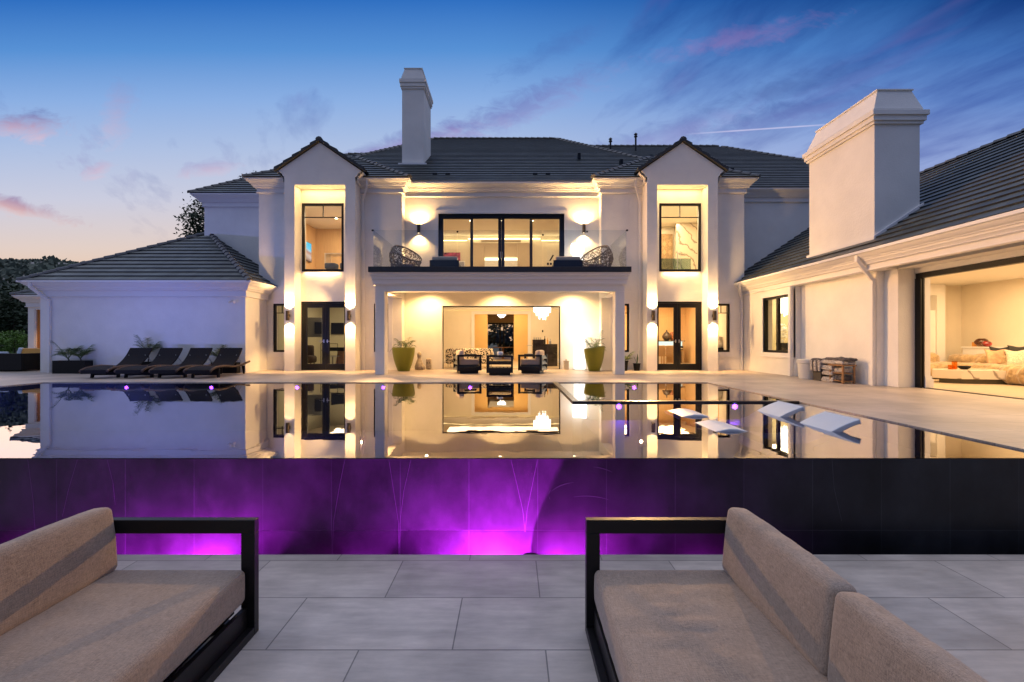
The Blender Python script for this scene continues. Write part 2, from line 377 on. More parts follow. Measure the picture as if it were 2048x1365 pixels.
        if bevel:
            bm_ = o.modifiers.new('bevel', 'BEVEL'); bm_.width = bevel; bm_.segments = 2; bm_.limit_method = 'ANGLE'; bm_.harden_normals = False
        return o
def tag(o, label=None, cat=None, group=None, kind=None):
    if label: o['label'] = label
    if cat: o['category'] = cat
    if group: o['group'] = group
    if kind: o['kind'] = kind
    return o
def thing(name, label, cat, loc=(0,0,0), rz=0, group=None):
    o = bpy.data.objects.new(name, None); COL.objects.link(o); o.empty_display_size = .2
    o.location = loc; o.rotation_euler = (0,0,rz); return tag(o, label, cat, group)
def kids(o): return [c for c in COL.objects if c.parent == o]
def copy_tree(o, parent=None):
    c = o.copy(); COL.objects.link(c); c.parent = parent
    for ch in kids(o): copy_tree(ch, c)
    return c
def spot(name, loc, d, power, size, blend, col=WARM2, r=.02, parent=None):
    l = bpy.data.lights.new(name, 'SPOT'); l.energy = power; l.spot_size = radians(size); l.spot_blend = blend; l.color = col; l.shadow_soft_size = r
    o = bpy.data.objects.new(name, l); COL.objects.link(o); o.location = loc
    o.rotation_euler = Vector(d).to_track_quat('-Z','Y').to_euler()
    if parent: o.parent = parent
    return o
def area(name, loc, d, power, sx, sy, col=WARM2):
    l = bpy.data.lights.new(name, 'AREA'); l.shape = 'RECTANGLE'; l.size = sx; l.size_y = sy; l.energy = power; l.color = col
    o = bpy.data.objects.new(name, l); COL.objects.link(o); o.location = loc
    o.rotation_euler = Vector(d).to_track_quat('-Z','Y').to_euler(); return o

# ================================================================ ground, terrace, pool
WZ = -.018; PX0, PX1, PY0, PY1 = -12.1, 5.05, 4.247, 11.85; TZ = -.774
tag(MB().quad((-1500,-800,-1.6),(1500,-800,-1.6),(1500,2200,-1.6),(-1500,2200,-1.6)).build('ground', mat('dry_lawn', (.05,.06,.03), .95, var=.5, vscale=.2)), kind='structure')
d = MB()
d.box(-30,9.6,PY1,17.4,-.6,0).box(PX1,9.6,PY0,PY1,-.6,0).box(-30,PX0,PY0,PY1,-.6,0)
d.box(-30,-15.9,17.4,26,-.6,0)
tag(d.build('pool_deck', DECK), kind='structure')
g = MB().box(-30,PX0-1,3.0,PY0-.002,-1.6,-.9)
t = MB(); t.box(-16,16,-7,3.955,-1.3,TZ)
tag(t.build('terrace', TERR), kind='structure')
# catch basin between the overflow wall and the terrace
tag(MB().box(-16,16,3.955,4.26,-1.55,-1.35).build('overflow_channel', mat('channel_render', (.03,.03,.035), .6)), kind='structure')
# basin
b = MB(); b.quad((PX0,PY0+.12,-1.25),(PX1,PY0+.12,-1.25),(PX1,PY1,-1.25),(PX0,PY1,-1.25))
b.quad((PX0,PY1,-1.25),(PX1,PY1,-1.25),(PX1,PY1-.002,-.022),(PX0,PY1-.002,-.022))
b.quad((PX1-.002,PY0,-1.25),(PX1-.002,PY0,-.022),(PX1-.002,PY1,-.022),(PX1-.002,PY1,-1.25))
b.quad((PX0+.002,PY0,-1.25),(PX0+.002,PY1,-1.25),(PX0+.002,PY1,-.022),(PX0+.002,PY0,-.022))
b.box(1.2,PX1-.01,PY0+.12,7.92,-1.24,-.30)
tag(b.build('pool_basin', mat('dark_blue_plaster', (.012,.018,.05), .7, var=.25, vscale=2)), kind='structure')
tag(MB().quad((PX0,PY0+.004,WZ),(PX1,PY0+.004,WZ),(PX1,PY1,WZ),(PX0,PY1,WZ)).build('pool_water', WATER), kind='structure')
# thin dark coping line round the deck edge
iw = thing('infinity_wall', 'black tiled overflow wall of the infinity pool washed with purple light', 'wall', (0,PY0,-1.5))
w = MB()
x0, x1, zt, zj = -15.0, 15.0, WZ-.006+1.5, -.685+1.5
for (za, zb, off) in ((zj+.002, zt, 0.0), (0, zj-.002, 0.0)):
    w.quad((x0,0,za),(x1,0,za),(x1,0,zb),(x0,0,zb), uv=[(x0+.398,0.1),(x1+.398,0.1),(x1+.398,zb-za),(x0+.398,zb-za)])
w.cm = 1; w.quad((x0,.001,zj-.002),(x1,.001,zj-.002),(x1,.001,zj+.002),(x0,.001,zj+.002))
w.cm = 0; w.quad((x0,0,zt),(x1,0,zt),(x1,.13,zt),(x0,.13,zt)); w.quad((x0,.13,zt),(x1,.13,zt),(x1,.13,0),(x0,.13,0))
w.build('tile_face', [POOLT, mat('pale_grout', (.06,.06,.065), .5)], iw)
# faint drips / lime marks; the second set paints in light-cone edges
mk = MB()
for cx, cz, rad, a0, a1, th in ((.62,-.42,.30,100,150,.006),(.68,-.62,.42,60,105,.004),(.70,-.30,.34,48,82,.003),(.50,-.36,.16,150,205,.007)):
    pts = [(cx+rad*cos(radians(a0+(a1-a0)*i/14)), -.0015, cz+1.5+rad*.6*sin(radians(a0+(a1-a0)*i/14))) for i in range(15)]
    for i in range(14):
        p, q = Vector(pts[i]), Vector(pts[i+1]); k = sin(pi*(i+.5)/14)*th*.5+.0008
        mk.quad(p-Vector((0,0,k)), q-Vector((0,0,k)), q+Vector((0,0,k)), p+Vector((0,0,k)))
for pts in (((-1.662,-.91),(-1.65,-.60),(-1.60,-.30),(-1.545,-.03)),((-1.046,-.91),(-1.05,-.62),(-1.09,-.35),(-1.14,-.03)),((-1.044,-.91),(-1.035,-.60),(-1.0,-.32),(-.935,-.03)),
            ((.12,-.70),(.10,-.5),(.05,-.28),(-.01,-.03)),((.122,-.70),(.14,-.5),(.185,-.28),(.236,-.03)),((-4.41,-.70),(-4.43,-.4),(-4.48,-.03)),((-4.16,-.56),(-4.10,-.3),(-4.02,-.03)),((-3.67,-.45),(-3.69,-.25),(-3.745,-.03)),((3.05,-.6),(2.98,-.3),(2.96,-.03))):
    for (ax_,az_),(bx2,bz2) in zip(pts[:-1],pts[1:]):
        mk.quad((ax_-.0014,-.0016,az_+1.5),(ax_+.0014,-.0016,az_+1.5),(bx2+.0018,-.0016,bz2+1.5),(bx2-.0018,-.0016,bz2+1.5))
mk.build('lime_and_cone_edge', mat('lime_and_cone_line', (.055,.055,.06), .6), iw)
# spa divider
sw = thing('spa_wall', 'thin dark L-shaped spa divider standing just proud of the pool water', 'spa wall', (1.06,8.05,0))
m_ = MB(); m_.box(0, PX1-1.065, 0, .12, -1.2, .010); m_.box(0,.12,.12,PY1-8.055,-1.2,.010)
m_.build('weir', mat('bronze_black_tile', (.03,.024,.02), .3, var=.3, vscale=6), sw, bevel=.004)
# pool lights
def disc(name, label, X, Y, Z, nrm=(0,-1,0)):
    o = thing(name, label, 'pool light', (X,Y,Z))
    n_ = Vector(nrm); MB().cyl((0,0,0), n_*.012, .075, n=16).build('bezel', CHROME, o)
    MB().cyl(n_*  .0125, n_*.016, .042, n=14).build('lens', PURPLE, o)
    return o
for X, lb in ((-9.94,'purple pool light in front of the second lounger from the left'),(-7.75,'purple pool light in front of the rightmost lounger'),
              (-5.54,'purple pool light below the left French doors'),(-3.32,'purple pool light below the left portico column'),(-1.08,'purple pool light in front of the left patio chair'),
              (3.15,'purple pool light at the back wall of the spa')):
    disc('pool_light', lb, X, PY1-.004, -.135)
for X, lb in ((1.87,'magenta pool light on the outside of the spa wall, left'),(3.9,'magenta pool light on the outside of the spa wall beside the floating loungers')):
    disc('pool_light', lb, X, 8.046, -.082)
for X in (-9.94,-7.75,-5.54,-3.32,-1.08,3.15): spot('pool_lamp', (X,PY1-.08,-.16), (0,-1,-.12), 12, 150, .5, (.6,.12,1), .03)
for X in (1.87,3.9): spot('pool_lamp', (X,7.98,-.12), (0,-1,-.05), 14, 160, .5, (.7,.1,1), .03)
for X in (-11.7,-10.2): spot('added_wing_fill', (X,9.4,-.045), (-1.6 if X < -11 else -.2,6.1,1.5), 560, 92, 1, (.70,.56,1), .02)  # unseen violet spots added to tint the left wing wall
# submerged lamps that wash the overflow wall from the channel
PUR = (.62, .02, 1.0)
for x, p, sz in ((-4.85, 45, 84), (-4.1,35,74), (-3.15, 430, 140), (-2.4,30,74), (-1.35, 45, 66), (-.62, 70, 66), (-.15, 1350, 140), (.50, 380, 140), (1.0, 50, 74), (1.9, 22, 150), (-1.7,12,150)):
    spot('channel_lamp', (x, 4.247-(.26 if p > 400 else .17), -1.30), (0, .20, 1), p, sz, .45, PUR, .015)
fx = thing('channel_fixture', 'dark half-round lamp hood rising behind the terrace edge', 'lamp hood', (.168, 4.08, -1.35))
MB().lathe([(.125,0),(.125,.40),(.118,.455),(.09,.495),(.05,.515),(.0001,.522)], n=28).build('hood', POTB, fx, smooth=True)

# ================================================================ mansion
H = thing('mansion', 'large white stucco mansion with dark tiled roofs, twin gabled bays and a lit portico', 'house', (0,0,0))

def wall_grid(mb, u0, u1, z0, z1, d0, d1, holes, axis='x'):
    """wall slab spanning u (x or y) and z, between depths d0 (outer) and d1, with rectangular holes (u0,u1,z0,z1)"""
    us = sorted(set([u0,u1]+[h[0] for h in holes]+[h[1] for h in holes])); zs = sorted(set([z0,z1]+[h[2] for h in holes]+[h[3] for h in holes]))
    us = [u for u in us if u0 <= u <= u1]; zs = [z for z in zs if z0 <= z <= z1]
    def solid(i, j):
        if i < 0 or j < 0 or i >= len(us)-1 or j >= len(zs)-1: return False
        cu, cz = (us[i]+us[i+1])/2, (zs[j]+zs[j+1])/2
        return not any(h[0] < cu < h[1] and h[2] < cz < h[3] for h in holes)
    P = (lambda u, dd, z: (u, dd, z)) if axis == 'x' else (lambda u, dd, z: (dd, u, z))
    for i in range(len(us)-1):
        for j in range(len(zs)-1):
            if not solid(i,j): continue
            a, b_, c, e = us[i], us[i+1], zs[j], zs[j+1]
            for dd in (d0, d1): mb.quad(P(a,dd,c),P(b_,dd,c),P(b_,dd,e),P(a,dd,e))
            if not solid(i-1,j): mb.quad(P(a,d0,c),P(a,d1,c),P(a,d1,e),P(a,d0,e))
            if not solid(i+1,j): mb.quad(P(b_,d0,c),P(b_,d1,c),P(b_,d1,e),P(b_,d0,e))
            if not solid(i,j-1): mb.quad(P(a,d0,c),P(b_,d0,c),P(b_,d1,c),P(a,d1,c))
            if not solid(i,j+1): mb.quad(P(a,d0,e),P(b_,d0,e),P(b_,d1,e),P(a,d1,e))
    return mb
XC = -.385
mir = lambda x: 2*XC - x
def sx(a, b): return (mir(b), mir(a))
YW = 16.9
# main walls (left/right segments and centre)
WL1 = (-8.785,-8.19,.66,2.44); WL2 = (-5.085,-4.55,.66,2.44)
m_ = MB(); wall_grid(m_, -9.32,-8.05,0,6.75,YW,YW+.3,[WL1]); m_.box(-9.32,-9.02,YW+.3,22,0,6.75); m_.build('wall', STUCCO, H)
m_ = MB(); wall_grid(m_, -5.61,-4.055,0,6.75,YW,YW+.3,[WL2]); m_.box(-4.355,-4.055,YW+.3,17.65,0,6.75); m_.build('wall', STUCCO, H)
WR2 = (*sx(WL2[0],WL2[1]),.66,2.44); WR1 = (*sx(WL1[0],WL1[1]),.66,2.44)
m_ = MB(); wall_grid(m_, mir(-4.055),mir(-5.61),0,6.75,YW,YW+.3,[WR2]); m_.box(mir(-4.055),mir(-4.355),YW+.3,17.65,0,6.75); m_.build('wall', STUCCO, H)
m_ = MB(); wall_grid(m_, mir(-8.05),8.55,0,6.75,YW,YW+.3,[WR1]); m_.box(8.25,8.55,YW+.3,18.3,0,6.75); m_.build('wall', STUCCO, H)
OPL = (-2.636,1.829,-.1,2.389); OPU = (-2.785,1.979,3.36,5.876)
m_ = MB(); wall_grid(m_, -4.355,mir(-4.355),0,6.9,17.35,17.65,[OPL,OPU]); m_.build('wall', STUCCO, H)
# rear blocks
m_ = MB(); m_.box(-12.5,-9.3,18.65,18.95,0,6.75); m_.box(-12.5,-12.2,18.95,26,0,6.75); m_.build('wall', STUCCO, H)
m_ = MB(); m_.box(8.5,17,18.0,18.3,0,6.75); m_.box(16.7,17,18.3,26,0,6.75); m_.build('wall', STUCCO, H)
# gabled bays
def bay(flip):
    X = (lambda a, b: (a, b)) if not flip else sx
    m_ = MB(); a, b_ = X(-8.09,-5.57); r0, r1 = X(-7.73,-5.93)
    wall_grid(m_, a, b_, 0, 6.95, 16.31, 16.80, [(r0,r1,-.1,6.618)])
    wall_grid(m_, a, b_, 0, 6.95, 16.803, 17.15, [(*X(-7.72,-5.94),-.1,2.51),(*X(-7.694,-6.158),3.61,6.11)])
    m_.box(a+.0, a+.02, 17.15, 17.9, 0, 6.9); m_.box(b_-.02, b_, 17.15,17.9,0,6.9)
    m_.build('bay_wall', STUCCO, H)
    # gable head with moulded kneelers
    g = MB(); c = (a+b_)/2
    pts = [(a,6.80),(b_,6.80),(b_,6.90),(b_+.05,6.93),(b_+.09,7.02),(b_+.16,7.06),(b_+.21,7.116),(c,8.12),(a-.21,7.116),(a-.16,7.06),(a-.09,7.02),(a-.05,6.93),(a,6.90)]
    n = len(pts); vs = [(x,16.308,z) for x,z in pts]+[(x,18.6,z) for x,z in pts]
    g.add(vs, [tuple(range(n)), tuple(range(2*n-1,n-1,-1))]+[(i,n+i,n+(i+1)%n,(i+1)%n) for i in range(n)])
    g.build('gable', STUCCO, H)
    return a, b_, c
bays = [bay(False), bay(True)]

# --- mouldings
def sweep(mb, path, prof):
    """sweep profile [(out,z)] along plan path [(x,y)], 'out' is to the right of travel"""
    P = [Vector((x,y)) for x, y in path]; rows = []
    for i, p in enumerate(P):
        d0 = (P[i]-P[i-1]).normalized() if i else None; d1 = (P[i+1]-P[i]).normalized() if i < len(P)-1 else None
        n0 = Vector((d0.y,-d0.x)) if d0 else None; n1 = Vector((d1.y,-d1.x)) if d1 else None
        if n0 is None: m = n1
        elif n1 is None: m = n0
        else: m = (n0+n1); m = m/(m.dot(n0))
        rows.append([(p.x+m.x*o, p.y+m.y*o, z) for o, z in prof])
    k = len(prof); vs = [q for r in rows for q in r]
    mb.add(vs, [(i*k+j,(i+1)*k+j,(i+1)*k+j+1,i*k+j+1) for i in range(len(P)-1) for j in range(k-1)])
def crown(zt, out=.35, frz=True, s=1.0, zb=None):
    p = [(0,zt-.005),(out-.02,zt-.005),(out,zt),(out,zt-.055*s),(out-.02,zt-.06*s),(out-.035,zt-.085*s),(out-.075,zt-.125*s),(out-.12,zt-.15*s),(out-.125,zt-.17*s),
         (out-.16,zt-.175*s),(out-.165,zt-.215*s),(out-.19,zt-.235*s),(out-.215,zt-.27*s),(out-.215,zt-.285*s)]
    o = .05
    p += [(o+.02,zt-.29*s),(o,zt-.31*s)]
    zb = zb if zb is not None else zt-.48
    p += [(o,zb+.045),(o+.025,zb+.035),(o+.025,zb+.015),(0,zb)]
    return p
EZ = 6.975
m_ = MB(); sweep(m_, [(-12.5,26),(-12.5,18.65),(-9.32,18.65)], crown(EZ)); m_.build('cornice', TRIM, H)
m_ = MB(); sweep(m_, [(-9.32,19),(-9.32,16.9),(-8.09,16.9)], crown(EZ)); m_.build('cornice', TRIM, H)
m_ = MB(); sweep(m_, [(-5.57,16.9),(-4.055,16.9),(-4.055,17.35),(mir(-4.055),17.35),(mir(-4.055),16.9),(mir(-5.57),16.9)], crown(EZ)); m_.build('cornice', TRIM, H)
m_ = MB(); sweep(m_, [(mir(-8.09),16.9),(8.55,16.9),(8.55,18.0),(17,18.0),(17,26)], crown(EZ)); m_.build('cornice', TRIM, H)
for a, b_, c in bays:   # short gutter returns down the flanks of the bays
    for xx, pth in ((b_, [(b_,16.33),(b_,16.9)]), (a, [(a,16.9),(a,16.33)])):
        m_ = MB(); sweep(m_, pth, crown(7.10, .26, zb=6.72)); m_.build('cornice', TRIM, H)

# --- roofs
def roof_plane(mb, e0, e1, t1, t0, course=.33, lift=.038):
    """courses of flat tiles on the plane eave e0-e1, top t0-t1 (t0==t1 for a triangle)"""
    e0, e1, t0, t1 = map(Vector, (e0,e1,t0,t1)); U = (e1-e0).normalized()
    n = U.cross((t0-e0)).normalized()
    if n.z < 0: n = -n
    V = n.cross(U); V = V if V.z > 0 else -V
    Lv = (t0-e0).dot(V); k = max(1, int(math.ceil(Lv/course)))
    for i in range(k):
        v0, v1 = i*Lv/k, (i+1)*Lv/k
        f0, f1 = v0/Lv, v1/Lv
        a0, b0 = e0.lerp(t0,f0), e1.lerp(t1,f0); a1, b1 = e0.lerp(t0,f1), e1.lerp(t1,f1)
        A0, B0 = a0+n*lift, b0+n*lift; A1, B1 = a1+n*.004, b1+n*.004
        ua = lambda p: (p-e0).dot(U)+ (1000)
        vv = i*.33+.02
        mb.quad(A0,B0,B1,A1, uv=[(ua(A0),vv),(ua(B0),vv),(ua(B1),vv+.29),(ua(A1),vv+.29)])
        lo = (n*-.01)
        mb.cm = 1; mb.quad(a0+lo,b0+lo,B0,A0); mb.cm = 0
def caps(mb, p0, p1, step=.34, w=.13):
    p0, p1 = Vector(p0), Vector(p1); d = p1-p0; k = max(1, int(d.length/step)); d.normalize()
    sd = d.cross(Vector((0,0,1))).normalized(); up = sd.cross(d)
    for i in range(k):
        a = p0+d*(i*step); b_ = a+d*(step+.03)
        for (q, h0) in ((a,.085),(b_,.055)): pass
        r0 = [a+sd*w+up*.0, a+sd*w*.6+up*.075, a+up*.10, a-sd*w*.6+up*.075, a-sd*w]
        r1 = [b_+sd*w*.85-up*.02, b_+sd*w*.5+up*.045, b_+up*.07, b_-sd*w*.5+up*.045, b_-sd*w*.85-up*.02]
        mb.add(r0+r1, [(j,j+1,6+j,5+j) for j in range(4)]+[(0,5,9,4),(0,1,2,3,4)])
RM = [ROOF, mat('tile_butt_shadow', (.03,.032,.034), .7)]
def hiproof(name, planes, hips, parent=H):
    m_ = MB()
    for p in planes: roof_plane(m_, *p)
    o = m_.build('roof', RM, parent)
    if hips:
        c = MB()
        for a, b_ in hips: caps(c, a, b_)
        c.build('ridge_cap', mat('ridge_tile', (.06,.062,.066), .5, var=.3, vscale=5), o)
    return o
S = .62
# main
RL, RR = (-4.38,25.8,12.43), (2.5,25.8,12.43); EL, ER = (-9.68,17.0,EZ), (8.45,17.0,EZ)
BL, BR = (-9.68,34.6,EZ), (8.45,34.6,EZ)
roof_main = hiproof('main', [(EL,ER,RR,RL),(BL,EL,RL,RL),(ER,BR,RR,RR),(BR,BL,RL,RR)], [(EL,RL),(RL,RR),(ER,RR)])
for fl in (False, True):
    f = (lambda x: x) if not fl else mir
    a, b_, c = (-9.68,-3.695,-6.69) if not fl else (mir(-3.695), mir(-9.68), mir(-6.69))
    A, B, T, T2 = (a,16.53,EZ),(b_,16.53,EZ),(c,19.53,8.90),(c,21.5,8.90)
    hiproof('block', [(A,B,T,T),(B,(b_,21.5,EZ),T2,T),((a,21.5,EZ),A,T,T2)], [(A,T),(B,T),(T,T2)])
hiproof('rear_left', [((-12.87,18.29,EZ),(-4,18.29,EZ),(-4,25.5,11.44),(-9.08,25.5,11.44)),((-12.87,33,EZ),(-12.87,18.29,EZ),(-9.08,25.5,11.44),(-9.08,25.5,11.44))],
        [((-12.87,18.29,EZ),(-9.08,25.5,11.44)),((-9.08,25.5,11.44),(-4,25.5,11.44))])
roof_rr = hiproof('rear_right', [((4,17.64,EZ),(17.5,17.64,EZ),(11.5,25.6,11.92),(4,25.6,11.92)),((17.5,17.64,EZ),(17.5,34,EZ),(11.5,25.6,11.92),(11.5,25.6,11.92))],
        [((17.5,17.64,EZ),(11.5,25.6,11.92)),((4,25.6,11.92),(11.5,25.6,11.92))])
# roof vents
for x, y, hgt, par in ((5.15,24.0,.42,roof_rr),(6.55,24.3,.62,roof_rr)):
    z = EZ+S*(y-17.64); v = MB(); v.cyl((x,y,z-.1),(x,y,z+hgt+.15),.05,n=10); v.cyl((x,y,z+hgt+.15),(x,y,z+hgt+.22),.10,.07,n=10); v.cyl((x,y,z+hgt+.28),(x,y,z+hgt+.36),.10,.03,n=10); v.cyl((x,y,z+hgt+.22),(x,y,z+hgt+.28),.04,n=8)
    v.build('vent_pipe', BLACK, par)
for x, y, par, y0 in ((9.3,19.4,roof_rr,17.64),(14.4,20.6,roof_rr,17.64),(3.0,20.5,roof_main,17.0),(4.6,19.3,roof_main,17.0)):
    z = EZ+S*(y-y0); MB().box(x-.06,x+.06,y-.06,y+.2,z,z+.30).build('vent_box', BLACK, par)
for x in (-3.0,-2.5,.9,1.4):
    z = EZ+S*(17.9-17.0); MB().box(x-.09,x+.09,17.85,17.95,z,z+.075).build('snow_guard', BLACK, roof_main)
# gable roofs
for a, b_, c in bays:
    e = .33; zr, ze = 8.21, 7.145
    m_ = MB(); Y0, Y1 = 16.22, 20.0
    for sgn in (-1, 1):
        E0, T0 = (c+sgn*(1.26+e),Y0,ze), (c,Y0,zr); E1, T1 = (c+sgn*(1.26+e),Y1,ze), (c,Y1,zr)
        if sgn < 0: roof_plane(m_, E1,E0,T0,T1)
        else: roof_plane(m_, E0,E1,T1,T0)
        # verge tiles: stepped edge pieces
        k = 5; A, B = Vector(E0), Vector(T0); dn = (B-A)
        for i in range(k):
            p, q = A+dn*(i/k), A+dn*((i+1)/k); u = Vector((0,0,.055)); w_ = Vector((0,.16,0)); dnn = Vector((0,0,-.055))
            m_.cm = 1; m_.add([p+dnn-Vector((0,.012*1,0)),q+dnn,q+u*.5,p+u*1.5, p+dnn+w_,q+dnn+w_,q+u*.5+w_,p+u*1.5+w_],[(0,1,2,3),(4,7,6,5),(0,4,5,1),(3,2,6,7),(0,3,7,4),(1,5,6,2)]); m_.cm = 0
    o = m_.build('roof', RM, H); cc = MB(); caps(cc, (c,Y0,zr), (c,Y1,zr)); cc.build('ridge_cap', MATS['ridge_tile'], o)

# --- chimneys
def chimney(x0,x1,y0,y1,zb,zs,parent,cor,capz,tap):
    m_ = MB(); m_.box(x0,x1,y0,y1,zb,zs); c1, c2 = cor
    m_.box(x0-c1*.4,x1+c1*.4,y0-c1*.4,y1+c1*.4,zs,zs+c2*.22)
    m_.box(x0-c1*.7,x1+c1*.7,y0-c1*.7,y1+c1*.7,zs+c2*.22,zs+c2*.62)
    m_.box(x0-c1,x1+c1,y0-c1,y1+c1,zs+c2*.62,zs+c2)
    zc = zs+c2
    m_.box(x0-c1*.35,x1+c1*.35,y0-c1*.35,y1+c1*.35,zc,zc+.06)
    a = c1*.35; t_ = tap
    lo = [(x0-a,y0-a,zc+.06),(x1+a,y0-a,zc+.06),(x1+a,y1+a,zc+.06),(x0-a,y1+a,zc+.06)]
    hi = [(x0+t_,y0+t_*.6,capz),(x1-t_,y0+t_*.6,capz),(x1-t_,y1-t_,capz),(x0+t_,y1-t_,capz)]
    m_.add(lo+hi,[(0,1,5,4),(1,2,6,5),(2,3,7,6),(3,0,4,7),(4,5,6,7)])
    m_.box(x0+t_-.03,x1-t_+.03,y0+t_*.6-.03,y1-t_+.03,capz,capz+.035)
    return m_.build('chimney', STUCCO, parent, bevel=.006)
ch = chimney(-4.72,-3.78,19.7,21.35,8.2,11.88,roof_main,(.10,.40),12.78,.10)
MB().box(-4.85,-3.65,19.55,19.7,8.50,8.66).build('flashing', TRIM, roof_main)

# --- windows and doors
def P_(axis, plane):
    return (lambda u, d_, z: (u, plane+d_, z)) if axis == 'x' else (lambda u, d_, z: (plane+d_, u, z))
def bar(mb, P, u0, u1, d0, d1, z0, z1):
    a, b_ = P(u0,d0,z0), P(u1,d1,z1)
    mb.box(min(a[0],b_[0]),max(a[0],b_[0]),min(a[1],b_[1]),max(a[1],b_[1]),min(a[2],b_[2]),max(a[2],b_[2]))
def window(axis, plane, u0, u1, z0, z1, fw=.09, inset=.02, vs=(), hs=(), casing=0, cpl=None, top=None, mun=.025, vtop=None):
    P = P_(axis, plane); m_ = MB(); d0, d1 = inset, inset+.09
    bar(m_,P,u0,u0+fw,d0,d1,z0,z1); bar(m_,P,u1-fw,u1,d0,d1,z0,z1); bar(m_,P,u0+fw,u1-fw,d0,d1,z0,z0+fw); bar(m_,P,u0+fw,u1-fw,d0,d1,z1-(top or fw),z1)
    for v, wv in vs: bar(m_,P,v-wv/2,v+wv/2,d0-.004,d1-.01,z0+fw,z1-(top or fw))
    for h in hs: bar(m_,P,u0+fw,u1-fw,d0+.02,d1-.03,h-mun/2,h+mun/2)
    if vtop:
        for v in vtop[1]: bar(m_,P,v-mun/2,v+mun/2,d0+.021,d1-.031,vtop[0],z1-fw)
    o = m_.build('window', BLACK, H)
    g = MB(); g.quad(P(u0+fw*.5,d0+.05,z0+fw*.5),P(u1-fw*.5,d0+.05,z0+fw*.5),P(u1-fw*.5,d0+.05,z1-fw*.5),P(u0+fw*.5,d0+.05,z1-fw*.5)); g.build('pane', GLASS, o)
    if casing:
        c = MB(); q = casing; e = -.03
        bar(c,P,u0-q,u0,e,.06,z0-q*.9,z1+q); bar(c,P,u1,u1+q,e,.06,z0-q*.9,z1+q); bar(c,P,u0,u1,e,.06,z1,z1+q); bar(c,P,u0,u1,e,.06,z0-q*.9,z0)
        bar(c,P,u0-q-.02,u1+q+.02,e-.012,.06,z0-q*.9-.03,z0-q*.9-.002)
        c.build('casing', TRIM, o)
    return o
for u in (WL1,WL2,WR1,WR2): window('x',YW,*u,fw=.07,hs=(2.10,),vtop=(2.10,[(u[0]+u[1])/2]),casing=.16)
for fl in (False, True):
    X = (lambda a, b: (a, b)) if not fl else sx
    u0, u1 = X(-7.694,-6.158)
    window('x',16.803,u0,u1,3.61,6.11,fw=.085,inset=.0,hs=(5.60,),vtop=(5.60,[(u0+u1)/2]),mun=.03)
    # French doors
    d0, d1 = X(-7.72,-5.94); mid = (d0+d1)/2; P = P_('x',16.803); m_ = MB()
    bar(m_,P,d0,d0+.08,.01,.12,0,2.51); bar(m_,P,d1-.08,d1,.01,.12,0,2.51); bar(m_,P,d0+.08,d1-.08,.01,.12,2.45,2.51); bar(m_,P,d0+.08,d1-.08,.01,.12,0.0,.02)
    fr = m_.build('door_frame', BLACK, H)
    for a, b_, hs_ in ((d0+.083,mid-.003,1),(mid+.003,d1-.083,-1)):
        m_ = MB(); s_ = .125
        bar(m_,P,a,a+s_,.02,.08,.025,2.445); bar(m_,P,b_-s_,b_,.02,.08,.025,2.445); bar(m_,P,a+s_,b_-s_,.02,.08,.025,.23); bar(m_,P,a+s_,b_-s_,.02,.08,2.29,2.445)
        dr = m_.build('door', BLACK, H)
        g = MB(); g.quad(P(a+s_-.01,.05,.22),P(b_-s_+.01,.05,.22),P(b_-s_+.01,.05,2.30),P(a+s_-.01,.05,2.30)); g.build('pane', GLASS, dr)
        hx = b_-.06 if hs_ > 0 else a+.06
        k = MB(); k.box(hx-.018,hx+.018,16.803+.012,16.803+.019,1.0,1.12); k.cyl((hx,16.80,1.06),(hx,16.755,1.06),.012); k.cyl((hx,16.757,1.06),(hx-hs_*.15,16.757,1.06),.011); k.build('handle', CHROME, dr)
# upper four-panel sliding door
a0, a1 = OPU[0], OPU[1]; P = P_('x',17.35); m_ = MB()
bar(m_,P,a0,a0+.13,.05,.18,3.36,5.876); bar(m_,P,a1-.13,a1,.05,.18,3.36,5.876); bar(m_,P,a0+.13,a1-.13,.05,.18,5.74,5.876); bar(m_,P,a0+.13,a1-.13,.05,.18,3.36,3.46)
fr = m_.build('window', BLACK, H)
pw = (a1-a0-.26)/4
for i in range(4):
    p0, p1 = a0+.13+i*pw, a0+.13+(i+1)*pw; m_ = MB(); s_ = .055; sa = .12 if i == 2 else .055; sb = .12 if i == 1 else .055; dd = .06 if i in (0,3) else .04
    for q0, q1 in ((p0+.002,p0+sa),(p1-sb,p1-.002)): bar(m_,P,q0,q1,dd,dd+.06,3.462,5.738)
    bar(m_,P,p0+s_,p1-s_,dd,dd+.06,5.70,5.738); bar(m_,P,p0+s_,p1-s_,dd,dd+.06,3.462,3.54)
    sh = m_.build('sash', BLACK, fr)
    MB().quad(P(p0+.03,dd+.03,3.5),P(p1-.03,dd+.03,3.5),P(p1-.03,dd+.03,5.72),P(p0+.03,dd+.03,5.72)).build('pane', GLASS, fr)
    if i in (1,2):
        hx = p1-.03 if i == 1 else p0+.03
        MB().tube([(hx,17.39,4.20),(hx,17.35,4.21),(hx,17.35,4.43),(hx,17.39,4.44)],.011,6).build('handle', CHROME, fr)
c = MB(); P = P_('x',17.35); q = .13
bar(c,P,a0-q,a0,-.03,.05,3.3,5.876+q); bar(c,P,a1,a1+q,-.03,.05,3.3,5.876+q); bar(c,P,a0,a1,-.03,.05,5.876,5.876+q); c.build('casing', TRIM, H)
